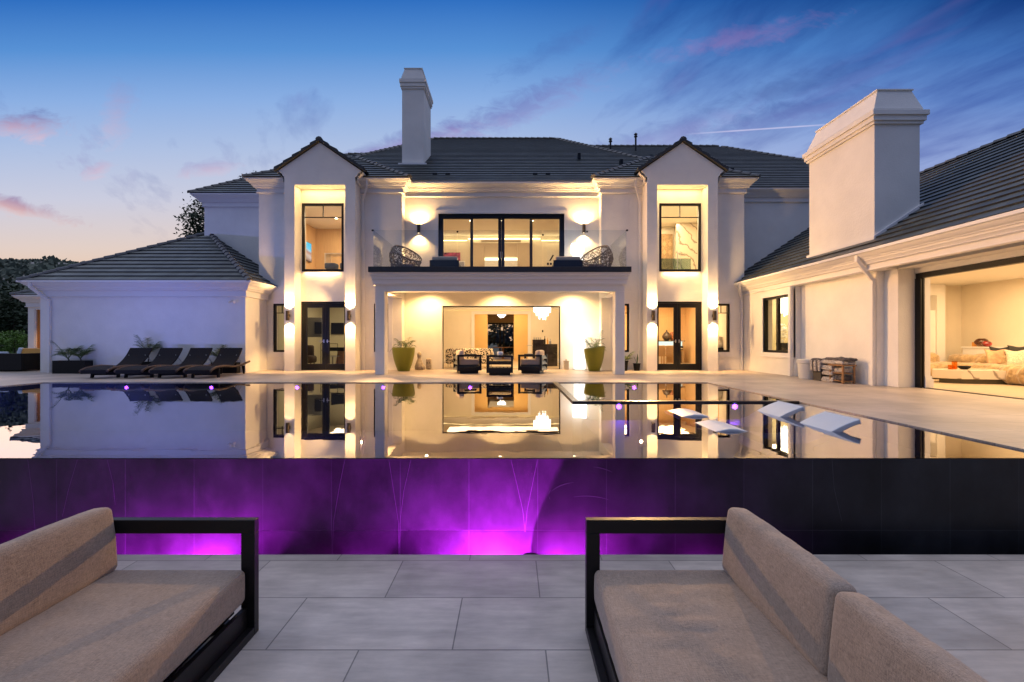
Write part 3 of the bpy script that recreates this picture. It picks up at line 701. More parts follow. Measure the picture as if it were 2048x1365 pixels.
# thin reveal trim round the lower opening
c = MB(); q = .06
bar(c,P,OPL[0]-q,OPL[0],-.02,.05,0,OPL[3]+q); bar(c,P,OPL[1],OPL[1]+q,-.02,.05,0,OPL[3]+q); bar(c,P,OPL[0],OPL[1],-.02,.05,OPL[3],OPL[3]+q); c.build('casing', TRIM, H)
m_ = MB(); bar(m_,P,OPL[0],OPL[1],.1,.2,OPL[3]-.035,OPL[3]-.002); bar(m_,P,OPL[1]-.035,OPL[1]-.002,.1,.2,0,OPL[3]-.036); bar(m_,P,OPL[0]+.002,OPL[0]+.02,.1,.2,0,OPL[3]-.036); m_.build('door_track', BLACK, H)

# --- portico
cx0, cx1 = -4.358, mir(-4.358)
for a, b_ in ((cx0,-4.055),(mir(-4.055),cx1)): MB().box(a,b_,14.6,15.0,0,2.648).build('column', STUCCO, H, bevel=.006)
m_ = MB(); m_.box(cx0,cx1,14.6,14.95,2.648,3.0); m_.box(cx0,-4.055,14.952,16.899,2.648,3.0); m_.box(mir(-4.055),cx1,14.952,16.899,2.648,3.0); m_.build('beam', STUCCO, H)
m_ = MB(); m_.box(-4.053,mir(-4.053),14.952,17.349,3.06,3.12); o_ceil = m_.build('portico_ceiling', CEIL, H)
m_ = MB()
pr = [(0,2.845),(.035,2.85),(.035,2.87),(.05,2.88),(.05,3.00),(.075,3.01),(.085,3.03),(.085,3.11),(.11,3.12),(.12,3.14),(.12,3.185),(.14,3.195),(.15,3.235),(0,3.235)]
sweep(m_, [(cx0,16.9),(cx0,14.6),(cx1,14.6),(cx1,16.9)], pr); m_.build('cornice', TRIM, H)
MB().box(cx0-.17,cx1+.17,14.43,16.9,3.237,3.41).build('balcony_coping', COPING, H, bevel=.004)
MB().box(-4.05,mir(-4.05),16.901,17.349,3.237,3.405).build('balcony_floor', DECK, H)
# downlights in portico ceiling
for x in (-3.1,-.42,2.26):
    MB().cyl((x,16.62,3.062),(x,16.62,3.052),.05,n=16).build('downlight', LAMP, o_ceil)
    spot('portico_lamp', (x,16.62,3.04), (0,.10,-1), 300, 140, .7, WARM2, .03)
# --- balustrade glass
bal = []
gx = [-4.32,-2.55,-1.72,-.35,.97,1.75,mir(-4.32)]
gx = [-4.40,-1.73,-.36,.98,mir(-4.40)]
for i in range(4):
    g = MB(); g.box(gx[i]+.006,gx[i+1]-.006,14.56,14.575,3.412,4.585); g.build('glass_panel', CLEAR, H)
for x in (-4.40,mir(-4.40)):
    g = MB(); g.box(x-.007,x+.007,14.59,16.88,3.412,4.585); g.build('glass_panel', CLEAR, H)
for x in (-4.42,mir(-4.42)): MB().box(x-.03,x+.03,14.54,14.60,4.555,4.60).build('glass_clamp', BLACK, H)
for x, z in ((-2.95,4.53),(-1.73,4.53),(.98,4.43),(2.38,4.53)): MB().cyl((x,14.555,z),(x,14.545,z),.03,n=12).build('glass_button', BLACK, H)

# --- left wing
LZ = 3.06; LY = 15.53
m_ = MB(); m_.box(-15.96,-9.02,LY,LY+.3,0,2.9); m_.box(-15.96,-15.66,LY+.3,23,0,2.9); m_.box(-9.32,-9.02,LY+.3,16.899,0,2.9); m_.build('wall', STUCCO, H)
m_ = MB(); sweep(m_, [(-15.96,23),(-15.96,LY),(-9.02,LY),(-9.02,16.9)], crown(LZ,.35,zb=2.55)); m_.build('cornice', TRIM, H)
a, b_, T = (-16.33,15.16,LZ), (-8.65,15.16,LZ), (-12.49,19.0,5.55)
hiproof('wing', [(a,b_,T,T),(b_,(-8.65,23,LZ),(-12.49,23,5.55),T),((-16.33,23,LZ),a,T,(-12.49,23,5.55))], [(a,T),(b_,T)])
m_ = MB(); m_.box(-16.36,-8.62,15.13,15.17,LZ-.05,LZ+.012); m_.box(-8.65,-8.61,15.17,16.9,LZ-.05,LZ+.012); m_.box(-16.36,-16.33,15.17,19,LZ-.05,LZ+.012); m_.build('gutter', TRIM, H)
# far-left small wing
m_ = MB(); wall_grid(m_, -21.3,-15.97,0,2.9,20.2,20.45,[(-21.02,-18.6,0,2.45)]); m_.box(-21.3,-21.05,20.451,27,0,2.9); m_.build('wall', STUCCO, H)
m_ = MB(); sweep(m_, [(-21.3,27),(-21.3,20.2),(-15.97,20.2)], crown(LZ,.35,zb=2.55)); m_.build('cornice', TRIM, H)
hiproof('small', [((-21.7,19.85,LZ),(-14,19.85,LZ),(-16,22.9,4.6),(-18.4,22.9,4.6)),((-21.7,26,LZ),(-21.7,19.85,LZ),(-18.4,22.9,4.6),(-18.4,22.9,4.6))], [((-21.7,19.85,LZ),(-18.4,22.9,4.6))])
MB().box(-21.02,-20.98,20.22,20.3,0,2.45).build('door_frame', TRIM, H)
MB().box(-20.975,-18.6,20.28,20.33,0,2.45).build('door', mat('lit_amber_wood', (.55,.20,.03), .5, var=.2, vscale=3, stretch=(1,1,.2)), H)
spot('side_door_lamp', (-19.6,19.9,2.4), (0,.25,-1), 60, 120, .5, (1,.55,.2))

# --- right wing
RZ = 3.18; RS = (6.33-3.18)/(12.9-8.2)
m_ = MB(); wall_grid(m_, 13.86,16.899,0,3.1,8.50,8.80,[(14.0,15.52,.69,2.51)],axis='y'); m_.build('wall', STUCCO, H)
m_ = MB(); wall_grid(m_, 10.98,13.857,0,2.735,8.72,9.0,[],axis='y'); m_.build('wall', STUCCO, H)
m_ = MB(); m_.box(8.90,9.28,10.58,10.98,0,2.735); m_.build('pier', STUCCO, H, bevel=.005)
m_ = MB(); m_.box(9.28,9.5,10.58,14.4,0,2.9); m_.box(8.90,9.28,3.0,10.579,2.735,3.1); m_.box(9.28,9.5,3.0,10.579,2.62,3.1); m_.box(8.52,9.28,10.581,13.857,2.738,3.1); m_.build('wall', STUCCO, H)
m_ = MB(); sweep(m_, [(8.535,16.9),(8.535,3.0)], crown(RZ,.335,zb=2.73)); m_.build('cornice', TRIM, H)
m_ = MB(); m_.box(8.17,8.21,3.0,16.9,RZ-.05,RZ+.012); m_.build('gutter', TRIM, H)
A, B = (8.2,18.0,RZ), (8.2,3.0,RZ); T1, T0 = (12.9,6.0,6.33), (12.9,18.0,6.33)
roof_r = hiproof('wing', [(A,B,T1,T0),((17.6,3,RZ),(17.6,18,RZ),T0,T1),(B,(17.6,3,RZ),T1,T1)], [(T0,T1),(B,T1)])
ch2 = chimney(8.71,9.80,11.03,13.45,2.9,6.27,roof_r,(.13,.30),7.12,.13)
m_ = MB()
for yy in (11.03,):
    m_.box(8.66,8.71,10.98,13.5,3.50,3.57)
m_.add([(8.66,10.985,3.50),(9.86,10.985,4.30),(9.86,10.985,4.38),(8.66,10.985,3.58),(8.66,11.029,3.50),(9.86,11.029,4.30),(9.86,11.029,4.38),(8.66,11.029,3.58)],[(0,1,2,3),(3,2,6,7),(0,4,5,1)])
m_.build('flashing', TRIM, roof_r)
window('y',8.50,14.0,15.52,.69,2.51,fw=.075,inset=.03,vs=[(14.76,.11)],casing=.14)
m_ = MB(); m_.box(8.40,8.48,13.86,13.97,0,2.72); m_.build('pilaster', TRIM, H)
# big sliding opening: black head, stacked panels, white inner jamb
m_ = MB(); m_.box(9.30,9.42,3.0,10.575,2.50,2.615); m_.box(9.282,9.31,10.42,10.575,0,2.50); m_.build('door_track', BLACK, H)
MB().box(9.325,9.355,10.41,10.57,0.013,2.50).build('door_panel', BLACK, H)
MB().box(9.30,9.44,3.0,10.37,.0,.012).build('door_sill', BLACK, H)
m_ = MB(); m_.box(9.37,9.498,10.42,10.575,.27,2.49); m_.box(9.362,9.54,10.38,10.575,0.013,.20); m_.box(9.366,9.52,10.40,10.575,.2,.27); m_.build('door_jamb', TRIM, H)

# --- downpipes
def pipe(pts, s=.045):
    m_ = MB(); pts = [Vector(p) for p in pts]
    for i in range(len(pts)-1): m_.cyl(pts[i]-(pts[i+1]-pts[i]).normalized()*s*.4, pts[i+1]+(pts[i+1]-pts[i]).normalized()*s*.4, s, n=4)
    m_.build('downpipe', TRIM, H)
pipe([(-15.95,15.2,3.02),(-15.95,15.2,2.86),(-15.60,15.47,2.42),(-15.60,15.47,0)],.055)
pipe([(8.23,16.6,3.14),(8.23,16.6,2.98),(8.42,16.83,2.55),(8.42,16.83,0)],.05)
pipe([(8.26,10.98,3.14),(8.26,10.98,2.98),(8.66,11.02,2.52),(8.66,11.02,0)],.055)
for s_, x in ((1,-5.49),(-1,mir(-5.49))):
    pipe([(x+.22*s_,16.6,6.98),(x+.26*s_,16.6,6.72),(x+.04*s_,16.82,6.2),(x+.04*s_,16.85,0)],.04)

# ---------------------------------------------------------------- rooms
def room(x0,x1,y0,y1,z0,z1,wm=ROOMW,fm=FLOORI,front=None,backhole=None,skip=()):
    m_ = MB()
    if backhole: wall_grid(m_, x0,x1,z0,z1,y1,y1+.1,[backhole])
    elif 'back' not in skip: m_.quad((x0,y1,z0),(x1,y1,z0),(x1,y1,z1),(x0,y1,z1))
    if 'left' not in skip: m_.quad((x0,y0,z0),(x0,y1,z0),(x0,y1,z1),(x0,y0,z1))
    m_.quad((x1,y0,z0),(x1,y1,z0),(x1,y1,z1),(x1,y0,z1))
    m_.build('interior_wall', wm, H)
    MB().quad((x0,y0,z0),(x1,y0,z0),(x1,y1,z0),(x0,y1,z0)).build('interior_floor', fm, H)
    return MB().quad((x0,y0,z1),(x1,y0,z1),(x1,y1,z1),(x0,y1,z1)).build('ceiling', CEIL, H)
room(-9.0,-4.4,17.2,21.8,.006,2.9, mat('grey_green_room_paint',(.52,.50,.38),.8))
room(-8.98,-4.4,17.2,21.0,3.3,6.2,ROOMP)
c1 = room(-4.34,3.54,17.66,22.5,.006,2.95,ROOMW,backhole=(-1.84,.78,-.1,2.38))
room(-4.34,3.54,17.66,22.0,3.42,6.1,ROOMW)
room(3.7,8.5,17.2,22.5,.006,2.9,ROOMP)
room(3.7,8.24,17.2,20.6,3.3,6.2,ROOMW)
m_ = MB(); wall_grid(m_, -3.2,2.4,0,2.8,25.0,25.12,[(-1.33,.1,-.1,2.52)]); m_.quad((-3.2,22.6,0),(-3.2,25,0),(-3.2,25,2.8),(-3.2,22.6,2.8)); m_.quad((2.4,22.6,0),(2.4,25,0),(2.4,25,2.8),(2.4,22.6,2.8)); m_.build('interior_wall', GOLD, H)
m_ = MB(); m_.quad((-3.2,22.6,2.8),(2.4,22.6,2.8),(2.4,31,2.8),(-3.2,31,2.8)); m_.build('ceiling', GOLD, H)
MB().quad((-3.2,22.5,.005),(2.4,22.5,.005),(2.4,31,.005),(-3.2,31,.005)).build('interior_floor', FLOORI, H)
m_ = MB(); m_.quad((-3.2,25.1,0),(-3.2,31,0),(-3.2,31,2.8),(-3.2,25.1,2.8)); m_.quad((2.4,25.1,0),(2.4,31,0),(2.4,31,2.8),(2.4,25.1,2.8)); m_.quad((-3.2,31,2.28),(2.4,31,2.28),(2.4,31,2.8),(-3.2,31,2.8)); m_.build('interior_wall', GOLD, H)
m_ = MB(); m_.box(-3.2,2.4,30.9,31,2.18,2.28)
for x in (-1.7,-.80,-.55,.12): m_.box(x-.05,x+.05,30.9,31,0,2.18)
fo = m_.build('door_frame', BLACK, H); MB().quad((-3.2,30.95,0),(2.4,30.95,0),(2.4,30.95,2.2),(-3.2,30.95,2.2)).build('pane', GLASS, fo)
# architrave round the hall opening
m_ = MB()
for q0,q1,q2,q3 in ((-1.98,-1.84,0,2.52),(.78,.92,0,2.52),(-1.84,.78,2.38,2.52)): m_.box(q0,q1,22.44,22.5,q2,q3)
m_.build('architrave', TRIM, H)
for q0, q1 in ((.93,3.53),(-4.33,-1.99)): MB().box(q0,q1,22.46,22.499,.01,.2).build('skirting', TRIM, H)
# cove lights
MB().box(-4.3,3.5,22.36,22.44,2.82,2.84).build('cove_light', COVE, H)
MB().box(-4.34,3.54,22.1,22.36,2.60,2.86).build('bulkhead', CEIL, H)
MB().box(-2.1,1.35,21.88,21.96,5.93,5.95).build('cove_light', COVE, H)
MB().box(-4.3,-2.15,21.78,21.86,5.83,5.85).build('cove_light', COVE, H)
MB().box(1.4,3.5,21.78,21.86,5.83,5.85).build('cove_light', COVE, H)
def dl(x, y, z): MB().cyl((x,y,z-.002),(x,y,z-.012),.05,n=14).build('downlight', LAMP, H)
for x in (-3.05,-1.72,-.44,.84): dl(x,19.2,6.1) if x > -4 else None
dl(2.12,19.2,6.1); dl(-7.35,19.2,6.2); dl(5.95,19.0,6.2); dl(-2.4,19.5,2.95); dl(-1.0,19.5,2.95); dl(.4,19.5,2.95); dl(-6.4,19.3,2.9); dl(6.2,19.2,2.9)
for (x,y,z,p,s1,s2,col) in ((-6.7,19.5,2.85,62,2.4,2.4,(1,.76,.46)),(-6.7,19.1,6.15,95,2.2,2,(1,.70,.40)),(-.4,20,2.92,135,5,3,(1,.68,.36)),(-.4,19.8,6.05,105,5,2.6,(1,.68,.36)),
        (6.1,19.9,2.85,220,3,3,(1,.66,.32)),(6.0,18.9,6.15,170,2.6,2,(1,.74,.40)),(-.4,23.8,2.75,60,3,1.6,(1,.66,.30)),(-.4,28,2.75,8,2,3,(1,.66,.3))):
    area('room_lamp', (x,y,z), (0,0,-1), p, s1, s2, col)
# living room in the right wing
m_ = MB(); m_.quad((9.5,14.4,0),(13.2,14.4,0),(13.2,14.4,2.9),(9.5,14.4,2.9)); m_.quad((14.1,2,0),(14.1,14.4,0),(14.1,14.4,2.9),(14.1,2,2.9)); m_.quad((13.2,14.4,0),(14.1,14.4,0),(14.1,14.4,2.9),(13.2,14.4,2.9)); m_.quad((9.5,2,0),(14.1,2,0),(14.1,2,2.9),(9.5,2,2.9)); m_.build('interior_wall', ROOMW, H)
MB().quad((9.45,2,.003),(14.1,2,.003),(14.1,14.4,.003),(9.45,14.4,.003)).build('interior_floor', FLOORI, H)
MB().quad((9.45,2,2.80),(14.1,2,2.80),(14.1,14.4,2.80),(9.45,14.4,2.80)).build('ceiling', CEIL, H)
area('room_lamp', (11.6,10.5,2.74), (0,0,-1), 215, 3.4, 5, (1,.67,.35))
area('room_lamp', (11.6,5.5,2.74), (0,0,-1), 85, 3, 3, (1,.67,.35))
cb = thing('wall_cabinet', 'tall white built-in cabinet at the end of the living room', 'cabinet', (12.02,14.0,0.003))
m_ = MB(); m_.box(-1.4,1.1,0,.39,0,2.0); m_.box(.9,1.15,-.05,.39,0,2.45); m_.box(-1.4,1.15,-.05,.39,2.45,2.79); m_.build('carcass', WHITEP, cb)
m_ = MB(); m_.box(-1.38,.2,-.02,-.002,.1,1.5); m_.box(.22,.88,-.02,-.002,.1,1.5); m_.box(-1.38,.88,-.02,-.002,1.52,1.98); m_.build('cabinet_door', WHITEP, cb)
# room behind the right-wing window
m_ = MB(); m_.quad((8.81,14.42,0),(12.5,14.42,0),(12.5,14.42,2.9),(8.81,14.42,2.9)); m_.quad((12.5,14.42,0),(12.5,17.9,0),(12.5,17.9,2.9),(12.5,14.42,2.9)); m_.quad((8.81,17.9,0),(12.5,17.9,0),(12.5,17.9,2.9),(8.81,17.9,2.9)); m_.quad((8.81,13.86,0),(8.81,14.42,0),(8.81,14.42,2.9),(8.81,13.86,2.9)); m_.build('interior_wall', mat('olive_room_paint',(.60,.52,.32),.8), H)
MB().quad((8.81,14.42,.004),(12.5,14.42,.004),(12.5,17.9,.004),(8.81,17.9,.004)).build('interior_floor', FLOORI, H)
MB().quad((8.81,14.42,2.88),(12.5,14.42,2.88),(12.5,17.9,2.88),(8.81,17.9,2.88)).build('ceiling', CEIL, H)
area('room_lamp', (10.4,16.4,2.82), (0,0,-1), 90, 2, 2, (1,.76,.44))

# ---------------------------------------------------------------- wall lamps
def sconce(label, X, Y, Z, up, dn, szu=104, szd=100):
    o = thing('wall_lamp', label, 'wall lamp', (X,Y,Z), group='up-and-down wall lamps')
    m_ = MB(); r = .062; ht = .17
    m_.cyl((0,-.13,-ht),(0,-.13,ht),r,n=20,cap=False); m_.cyl((0,-.13,-ht+.03),(0,-.13,ht-.03),r-.008,n=20)
    m_.build('shade', mat('bronze_metal', (.075,.055,.035), .35, metal=.6), o, smooth=False)
    MB().box(-.035,.035,-.075,-.001,-.05,.05).build('bracket', BLACK, o)
    m_ = MB(); m_.cyl((0,-.13,-ht+.028),(0,-.13,-ht+.022),r-.012,n=14); m_.cyl((0,-.13,ht-.028),(0,-.13,ht-.022),r-.012,n=14); m_.build('bulb', LAMP, o)
    spot('sconce_up', (0,-.13,ht-.005), (0,.10,1), up, szu, .75, WARM2, .03, o)
    spot('sconce_down', (0,-.13,-ht+.005), (0,.10,-1), dn, szd, .75, WARM2, .03, o)
    return o
UP, DN = 250, 210
sconce('bronze wall lamp on the outer pillar of the left gabled bay', -7.91,16.308,1.96,UP,DN)
sconce('bronze wall lamp on the inner pillar of the left gabled bay', -5.75,16.308,1.96,UP,DN)
sconce('bronze wall lamp on the inner pillar of the right gabled bay', 4.98,16.308,1.96,UP,DN)
sconce('bronze wall lamp on the outer pillar of the right gabled bay', 7.14,16.308,1.96,UP,DN)
sconce('bronze wall lamp over the balcony left of the sliding doors', -3.50,17.348,5.28,170,110,150,120)
sconce('bronze wall lamp over the balcony right of the sliding doors', 2.70,17.348,5.28,170,130,150,120)
# downlights under the head of each gabled recess and over the French doors
for x in (-6.83, mir(-6.83)):
    area('recess_lamp', (x,16.54,6.60), (0,0,-1), 15, 1.6, .3, (1,.66,.24))
for x in (-6.93, mir(-6.93)): area('sill_lamp', (x,16.72,3.59), (0,.05,-1), 9, 1.3, .10, WARM2)
# unseen spots added to fill the courtyard and lower terrace with warm light
spot('added_front_fill', (-5.3,16.15,2.45), (10.5,-9.5,-.6), 2300, 92, 1, (1,.55,.22), .01)
spot('added_front_fill', (4.55,16.15,2.45), (-7.6,-13.2,-.8), 2300, 70, 1, (1,.55,.22), .01)
spot('added_eave_fill', (-5.2,16.12,6.62), (13.9,-4.6,-1.7), 3600, 66, 1, (1,.50,.17), .4)  # added warm fill for the chimney, no fixture there
spot('added_spill_fill', (-5.9,16.12,2.9), (-3.1,.15,-1.0), 220, 80, .8, WARM2, .08)  # this and the next: added spill on the side walls, no fitting
spot('added_spill_fill', (5.0,16.12,3.0), (3.6,-.7,-1.0), 330, 95, .8, WARM2, .08)
fl = thing('flood_light', 'small twin-head security light high on the left wing wall', 'security light', (-9.40,15.528,2.38))
m_ = MB(); m_.cyl((0,0,0),(0,-.03,0),.04); m_.cyl((0,-.03,0),(-.07,-.10,.02),.012); m_.cyl((0,-.03,0),(.07,-.10,.02),.012); m_.build('base', TRIM, fl)
for s_ in (-1,1): MB().cyl((.05*s_,-.08,.03),(.10*s_,-.16,-.02),.025,.045,n=12).build('lamp_head', TRIM, fl)
# ================================================================ foreground sofas
def piping(c, u, v, w, hu, hv, hw, r, parent, T=None):
    '''welt cord round both faces whose normal is axis w'''
    for sg in (-1,1):
        q = r*.29; a, b_ = hu-q, hv-q; k = r*.9; pts = []
        for (cu,cv,a0) in ((a-k,b_-k,0),(-a+k,b_-k,90),(-a+k,-b_+k,180),(a-k,-b_+k,270)):
            for i in range(5):
                t_ = radians(a0+22.5*i); p = [0,0,0]; p[u] = cu+k*cos(t_); p[v] = cv+k*sin(t_); p[w] = sg*(hw-q+.001); pts.append(p)
        pts.append(pts[0]); m_ = MB(); m_.T = (T or Matrix()) @ Matrix.Translation(c); m_.tube(pts,.0042,6); m_.build('piping', SOFAF, parent, smooth=True)
def sofa(label, X, s, wr_seed):
    o = thing('outdoor_sofa', label, 'sofa', (X, 2.92, TZ)); F = MB()
    def bx(x0,x1,y0,y1,z0,z1): F.box(min(s*x0,s*x1),max(s*x0,s*x1),y0,y1,z0,z1)
    for ya in (-.05,-2.0):
        F = MB(); bx(0,1.03,ya,ya+.05,.635,.72); bx(0,.085,ya,ya+.05,.07,.634); bx(.945,1.03,ya,ya+.05,.07,.634); bx(0,1.03,ya,ya+.05,0,.069)
        F.build('arm_frame', mat('dark_powder_coat',(.008,.007,.007),.42,spec=.35,var=.15,vscale=3,bump=.05,bscale=300), o, bevel=.0025)
    F = MB(); bx(.045,.075,-1.95,-.052,.0,.175); bx(0,.043,-1.95,-.052,0,.05); bx(1.035,1.065,-1.95,-.002,.0,.60); bx(.12,1.05,-1.94,-.06,.14,.195)
    F.build('base_frame', MATS['dark_powder_coat'], o, bevel=.002)
    m_ = MB(); m_.rbox(s*.52,-1.0,.318,.475,.945,.102,r=.035,n=44,puff=.014,wr=.005,seed=wr_seed)
    sc = m_.build('seat_cushion', SOFAF, o, smooth=True, merge=True); piping((s*.52,-1.0,.318),0,1,2,.475,.945,.102,.035,sc)
    for k,(y,dz_) in enumerate(((-.525,.0),(-1.475,-.004))):
        m_ = MB(); m_.T = Matrix.Translation((s*.918,y,.61+dz_)) @ Matrix.Rotation(s*radians(6),4,'Y')
        m_.rbox(0,0,0,.062,.468,.195,r=.032,n=26,puff=.018,wr=.005,seed=wr_seed+3+k)
        bc = m_.build('back_cushion', SOFAF, o, smooth=True, merge=True); piping((0,0,0),1,2,0,.468,.195,.062,.032,bc,m_.T)
    return o
sofa('taupe outdoor sofa with black frame in the left foreground on the lower terrace', -1.61, -1, 1.0)
so_r = sofa('taupe outdoor sofa with two back cushions and rumpled seat in the right foreground', .465, 1, 14.0)
# rumples on the right seat: a few soft fold ridges
for ob in kids(so_r):
    if ob.name.startswith('seat_cushion'):
        for v in ob.data.vertices:
            if v.co.z > .38:
                x, y = v.co.x, v.co.y
                for (fx,fy,w_,a_,amp) in ((.36,-.50,.20,.15,.012),(.40,-.62,.22,-.12,.014),(.34,-.74,.18,.10,.010),(.45,-.38,.15,.3,.008),(.30,-.86,.2,-.05,.008)):
                    u = (x-fx)*cos(a_)+(y-fy)*sin(a_); t_ = -(x-fx)*sin(a_)+(y-fy)*cos(a_)
                    v.co.z += 1.1*amp*math.exp(-(u/w_)**2)*math.exp(-(t_/.015)**2)
                v.co.z -= .003*math.exp(-((x-.38)/.26)**2-((y+.66)/.26)**2)

# ================================================================ plants
def frond(mb, base, az, length, rise, droop, nl=16, lw=.016, ll=.22):
    pts = []; bx_, by_, bz_ = base
    for i in range(11):
        t = i/10; r = length*t*(1-.12*t); z = rise*length*(t-.0*t*t)-droop*length*t*t
        pts.append(Vector((bx_+cos(az)*r, by_+sin(az)*r, bz_+z)))
    mb.tube(pts, [.008*(1-.7*i/10) for i in range(11)], 4)
    side = Vector((-sin(az), cos(az), 0))
    for i in range(nl):
        t = .25+.75*i/nl; k = min(9, int(t*10)); p = pts[k].lerp(pts[k+1], t*10-k); d = (pts[k+1]-pts[k]).normalized()
        for sg in (-1,1):
            l_ = ll*(1-.55*abs(t-.5)*1.6)*random.uniform(.8,1.1)
            q = p + (side*sg*.75+d*.75+Vector((0,0,-.15-.3*random.random()))).normalized()*l_
            w_ = d*lw*.5
            mb.quad(p-w_, p+w_, q+w_*.2, q-w_*.2)
def palm(parent, base, n, length, rise=.9, droop=.75, **k):
    m_ = MB()
    for i in range(n):
        az = 2*pi*i/n+random.uniform(-.3,.3)
        frond(m_, base, az, length*random.uniform(.8,1.1), rise*random.uniform(.7,1.3), droop*random.uniform(.8,1.2), **k)
    return m_.build('fronds', LEAF, parent)
def foliage(mb, c, R, n, size, seed=0, flat=False, edge=.55):
    rnd = random.Random(seed)
    cl = []
    for _ in range(max(6, n//55)):
        v = Vector((rnd.gauss(0,1),rnd.gauss(0,1),rnd.gauss(0,1))).normalized()*rnd.uniform(edge,1.0)
        cl.append(Vector((v.x*R[0],v.y*R[1],v.z*R[2])))
    for i in range(n):
        k = cl[i % len(cl)]; s_ = .24*min(R)
        p = Vector(c)+k+Vector((rnd.gauss(0,s_),rnd.gauss(0,s_),rnd.gauss(0,s_*.8)))
        a = Vector((rnd.uniform(-1,1),rnd.uniform(-1,1),rnd.uniform(-.6,.6))).normalized(); b_ = a.orthogonal().normalized()
        z = size*rnd.uniform(.6,1.3); mb.quad(p-a*z, p+b_*z*.5, p+a*z, p-b_*z*.5)
# big oak behind the left block
tr = thing('oak_tree', 'dark leafy tree rising behind the roofs left of the left gabled bay', 'tree', (-19.0,30,0))
m_ = MB(); m_.tube([(0,0,-1),(.1,0,2.5),(-.3,.2,5),(-.9,.1,7.5)],[.35,.30,.22,.10],9)
for q in ((-1.9,0,9.4),(-.6,.4,10.2),(1.2,-.2,9.6),(2.2,.3,11.2)): m_.tube([(-.3,.2,5),(q[0]*.5-.1,q[1],7.2),q],[.16,.09,.03],6)
m_.build('trunk', mat('bark',(.06,.045,.035),.9,var=.3,vscale=6), tr)
m_ = MB(); foliage(m_,(-.85,0,8.6),(1.25,1.4,1.9),3200,.105,3); foliage(m_,(2.3,0,11.1),(.9,.9,1.0),700,.08,5,edge=.2); foliage(m_,(.6,0,8.8),(1.8,1.6,1.7),1500,.12,8)
for tw in range(26):
    a0 = Vector((random.uniform(-2.0,.3),random.uniform(-.6,.6),random.uniform(8.6,10.7)))
    for j in range(16):
        p = a0+Vector((random.gauss(0,.16),random.gauss(0,.16),random.gauss(0,.16))); a = Vector((random.uniform(-1,1),0,random.uniform(-1,1))).normalized()*.06
        m_.quad(p-a,p+Vector((a.z,.02,-a.x))*.5,p+a,p-Vector((a.z,.02,-a.x))*.5)
m_.build('crown', DLEAF, tr)
# garden behind on the left
tag(MB().box(-90,-24.0,26.01,75,-1.5,-.02).build('lawn', MATS['dry_lawn']), kind='structure')
m_ = MB(); rnd = random.Random(4)
hd = thing('hedge', 'clipped green hedge on thin stems at the far left garden edge', 'hedge', (-32,27.5,0))
m_ = MB()
for cx_ in (-3.4,-1.9,-.5,.9,2.2):
    foliage(m_,(cx_,0,1.15),(.62,.5,.52),1500,.055,int(cx_*10)+50,edge=.6); foliage(m_,(cx_,0,.35),(.7,.5,.4),900,.055,int(cx_*10)+90,edge=.6)
m_.build('leaves', mat('hedge_leaf',(.10,.20,.02),.6,var=.5,vscale=3), hd)
m_ = MB()
for cx_ in (-3.4,-1.9,-.5,.9,2.2): m_.cyl((cx_,0,-.1),(cx_,0,1.2),.035,n=7)
m_.build('stems', MATS['bark'], hd)
for i,(x,y,r,h_,lb) in enumerate(((-46.5,41,3.0,5.6,'broad dark tree behind the hedge, farthest left'),(-42.5,39,2.4,5.4,'dark round tree behind the hedge beside the small side wing'),(-53,52,3.5,6.4,'taller dark tree higher up behind the hedge'),(-64,66,4.2,7.0,'dark tree at the foot of the hillside'))):
    t_ = thing('garden_tree', lb, 'tree', (x,y,-.02), group='dark trees behind the hedge')
    m_ = MB(); m_.tube([(0,0,-.2),(.1,0,h_*.4),(0,.1,h_*.75)],[.25,.18,.06],8); m_.build('trunk', MATS['bark'], t_)
    m_ = MB(); foliage(m_,(0,0,h_*.58),(r,r,h_*.44),2600,.20,20+i,edge=.35); m_.build('crown', DLEAF, t_)
# hills
def hz(x, y):
    t = max(0,min(1,(y-75)/275)); base = 53*(t**.75)
    base *= 1-.0*t; fall = max(0,min(1,(-90-x)/120)); k = noise.fractal(Vector((x*.008,y*.008,1.3)),1,2,5)
    base += 10*k*t + 3.0*noise.fractal(Vector((x*.035,y*.03,7)),1,2,4)*t
    if y > 350: base -= (y-350)*.35
    base += 3*math.exp(-((x+330)/60)**2)*t
    return -1.7+(base+1.5*t)*fall
m_ = MB(); nx, ny = 110, 60; vs = []
for j in range(ny):
    for i in range(nx):
        x, y = -820+i*6.9, 70+j*6.5; vs.append((x,y,hz(x,y)))
m_.add(vs,[(j*nx+i,j*nx+i+1,(j+1)*nx+i+1,(j+1)*nx+i) for j in range(ny-1) for i in range(nx-1)])
HM = mat('hill_scrub',(.13,.14,.11),.95,var=.5,vscale=.05,var2=(.24,.22,.19))
tag(m_.build('hills', HM, smooth=True), kind='structure')
m_ = MB(); rnd = random.Random(9)
for i in range(1500):
    if i < 700: y = rnd.uniform(325,358); x = -rnd.uniform(.75,1.16)*y
    else: y = rnd.uniform(85,340); x = -rnd.uniform(.90,1.16)*y
    z = hz(x,y); s_ = rnd.uniform(.8,2.1)*(1.35 if rnd.random()<.2 else 1)
    for j in range(9):
        p = Vector((x+rnd.gauss(0,s_*.6),y+rnd.gauss(0,s_*.5),z+s_*.5+rnd.gauss(0,s_*.40))); a = Vector((rnd.uniform(-1,1),rnd.uniform(-.3,.3),rnd.uniform(-1,1))).normalized()*s_*.6; b_ = a.orthogonal().normalized()*s_*.45
        m_.quad(p-a,p+b_,p+a,p-b_)
tag(m_.build('hillside_scrub', mat('scrub_leaf',(.085,.105,.07),.8,var=.5,vscale=.06)), 'dark scrub and trees covering the distant hillside', 'scrub', kind='stuff')

